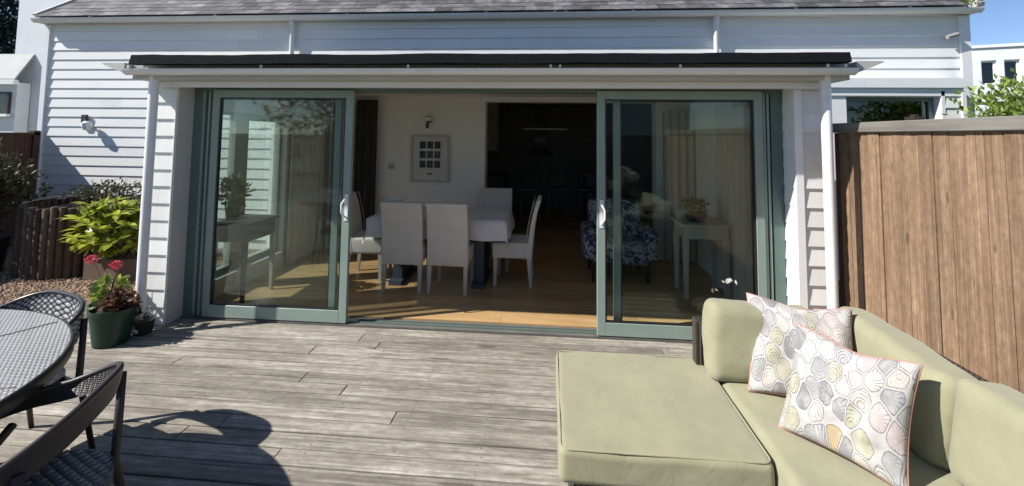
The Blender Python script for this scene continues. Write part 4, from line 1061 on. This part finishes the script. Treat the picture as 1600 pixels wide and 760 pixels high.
# ------------------------------------------------------------------ sofa, footstool, pillows
ot = empty('footstool', (.455, 2.275, 0), 'large square footstool with an olive cushion in front of the sofa', 'footstool')
MB().box(-.36, .36, -.34, .36, .04, .29).build('base', WSOFA, ot, bev=.01, world=False)
oc = cushion(.82, .83, .135, .03, 34, .010, 3, .006).build('cushion', OLIVE, ot, smooth=True, world=False); oc.location = (0, 0, .353)
for a in (-.32, .32):
    for b_ in (-.33, .33): MB().box(a-.02, a+.02, b_-.02, b_+.02, 0, .04).build('foot', BLACK, ot, world=False)

sf = empty('wicker_sofa', (1.25, 1.6, 0), 'long olive cushioned wicker sofa in front of the brown fence', 'sofa')
def seam_on(o, size, r=.0045):
    w_, d_, h_, rr = size; k = rr*.30
    for sz_ in (1, -1):
        k = rr*.27; a, b_, z_, c_ = w_/2-k, d_/2-k, sz_*(h_/2-k), rr*1.1; pts = []
        for cx, cy, a0 in ((a-c_, b_-c_, 0), (-a+c_, b_-c_, PI/2), (-a+c_, -b_+c_, PI), (a-c_, -b_+c_, 1.5*PI)):
            for q in range(5): t_ = a0+q*PI/8; pts.append(Vector((cx+c_*math.cos(t_), cy+c_*math.sin(t_), z_)))
        full = []
        for i in range(len(pts)):
            p, q = pts[i], pts[(i+1) % len(pts)]; n_ = max(1, int((q-p).length/.03))
            for j in range(n_): full.append(p.lerp(q, j/n_))
        full.append(full[0]); mb = MB(); mb.tube(full, r, 5, caps=False); mb.build('piping', OLIVE, o, smooth=True, world=False)
seam_on(oc, (.82, .83, .137, .03))
def W(mb, nm, mat, **k): return mb.build(nm, mat, sf, **k)
W(MB().box(.89, 1.64, .5, 2.57, .04, .29), 'base', WSOFA, bev=.01)
W(MB().box(1.66, 1.72, .5, 2.66, .04, .715), 'back_frame', WSOFA, bev=.012, segs=2)
W(MB().box(.80, 1.657, 2.585, 2.66, .04, .655), 'arm', WSOFA, bev=.012, segs=2)
for (yc, ln, sd) in ((2.03, 1.06, 5), (.985, 1.02, 6)):
    o = W(cushion(.78, ln, .135, .034, 32, .014, sd, .009), 'seat_cushion', OLIVE, smooth=True); o.location = (1.262, yc, .353)
def bcush(yc, ln, sd, x=1.535, zt=.60):
    o = W(cushion(.37, ln, .19, .055, 28, .018, sd, .014), 'back_cushion', OLIVE, smooth=True)
    o.location = (x, yc, zt); o.rotation_euler = (0, PI/2+.10, 0); return o
bcush(2.19, .66, 8); bcush(1.50, .68, 9, 1.545, .605); bcush(.86, .62, 10)
o = W(cushion(.54, .38, .15, .055, 24, .02, 11, .012), 'back_cushion', OLIVE, smooth=True); o.location = (1.085, 2.485, .60); o.rotation_euler = (PI/2-.06, 0, .02)

def pillow(loc, xdir, updir, label, sz=.44, th=.14, seed=0):
    n = 22; m = MB(); vs = []; uv = []
    for side in (1, -1):
        for j in range(n+1):
            for i in range(n+1):
                u = math.sin((-1+2*i/n)*PI/2); v = math.sin((-1+2*j/n)*PI/2)
                x = sz/2*u*(1-.085*(1-v*v)); y_ = sz/2*v*(1-.085*(1-u*u))-(.022*math.exp(-((u-.1)/.45)**2)*(v+1)/2); t_ = th/2*(max(0, (1-u*u)*(1-v*v)))**.36
                t_ += (.013*mnoise.noise(Vector((u*3+seed, v*3, side)))*2-.03*max(0, .16-abs(mnoise.noise(Vector((u*2.2+seed, v*2.2+u, side+5)))))/.16)*(1-max(abs(u), abs(v))**4)
                vs.append((x, y_, side*t_)); uv.append((.5+u*.5, .5+v*.5))
    K = (n+1)**2; fs = []
    for j in range(n):
        for i in range(n):
            q = (j*(n+1)+i, j*(n+1)+i+1, (j+1)*(n+1)+i+1, (j+1)*(n+1)+i); fs.append(q); fs.append(tuple(K+a for a in reversed(q)))
    m.add(vs, fs); m.uv = uv
    root = m.build('patterned_pillow', SHELL, smooth=True)
    x = Vector(xdir).normalized(); y_ = Vector(updir); y_ = (y_-x*y_.dot(x)).normalized(); z_ = x.cross(y_)
    R3 = Matrix((x, y_, z_)).transposed(); root.rotation_euler = R3.to_euler(); root.location = loc
    tag(root, label, 'pillow', 'seashell print pillows on the sofa')
    pts = []
    ed_ = [(-1+2*k/12, -1) for k in range(12)]+[(1, -1+2*k/12) for k in range(12)]+[(1-2*k/12, 1) for k in range(12)]+[(-1, 1-2*k/12) for k in range(13)]
    for u, v in ed_: pts.append((sz/2*u*(1-.085*(1-v*v)), sz/2*v*(1-.085*(1-u*u))-(.022*math.exp(-((u-.1)/.45)**2)*(v+1)/2), 0))
    p = MB(); p.tube(pts, .0042, 6, caps=False); p.build('piping', CORAL, root, smooth=True, world=False)
    return root
def pil_from(bl, br, lean, sz, label, seed):
    bl = Vector(bl); br = Vector(br); x = (br-bl).normalized(); back = Vector((-x.y, x.x, 0)); upv = (Vector((0, 0, 1))*math.cos(lean)+back*math.sin(lean))
    return pillow((bl+br)/2+upv*sz/2, x, upv, label, sz, .185, seed)
pil_from((.97, 2.33, .435), (1.37, 2.16, .435), .50, .45, 'farther seashell-print pillow leaning near the olive arm cushion', 1)
pil_from((.975, 2.07, .43), (1.235, 1.73, .43), .45, .43, 'nearer seashell-print pillow overlapping the other one', 5)
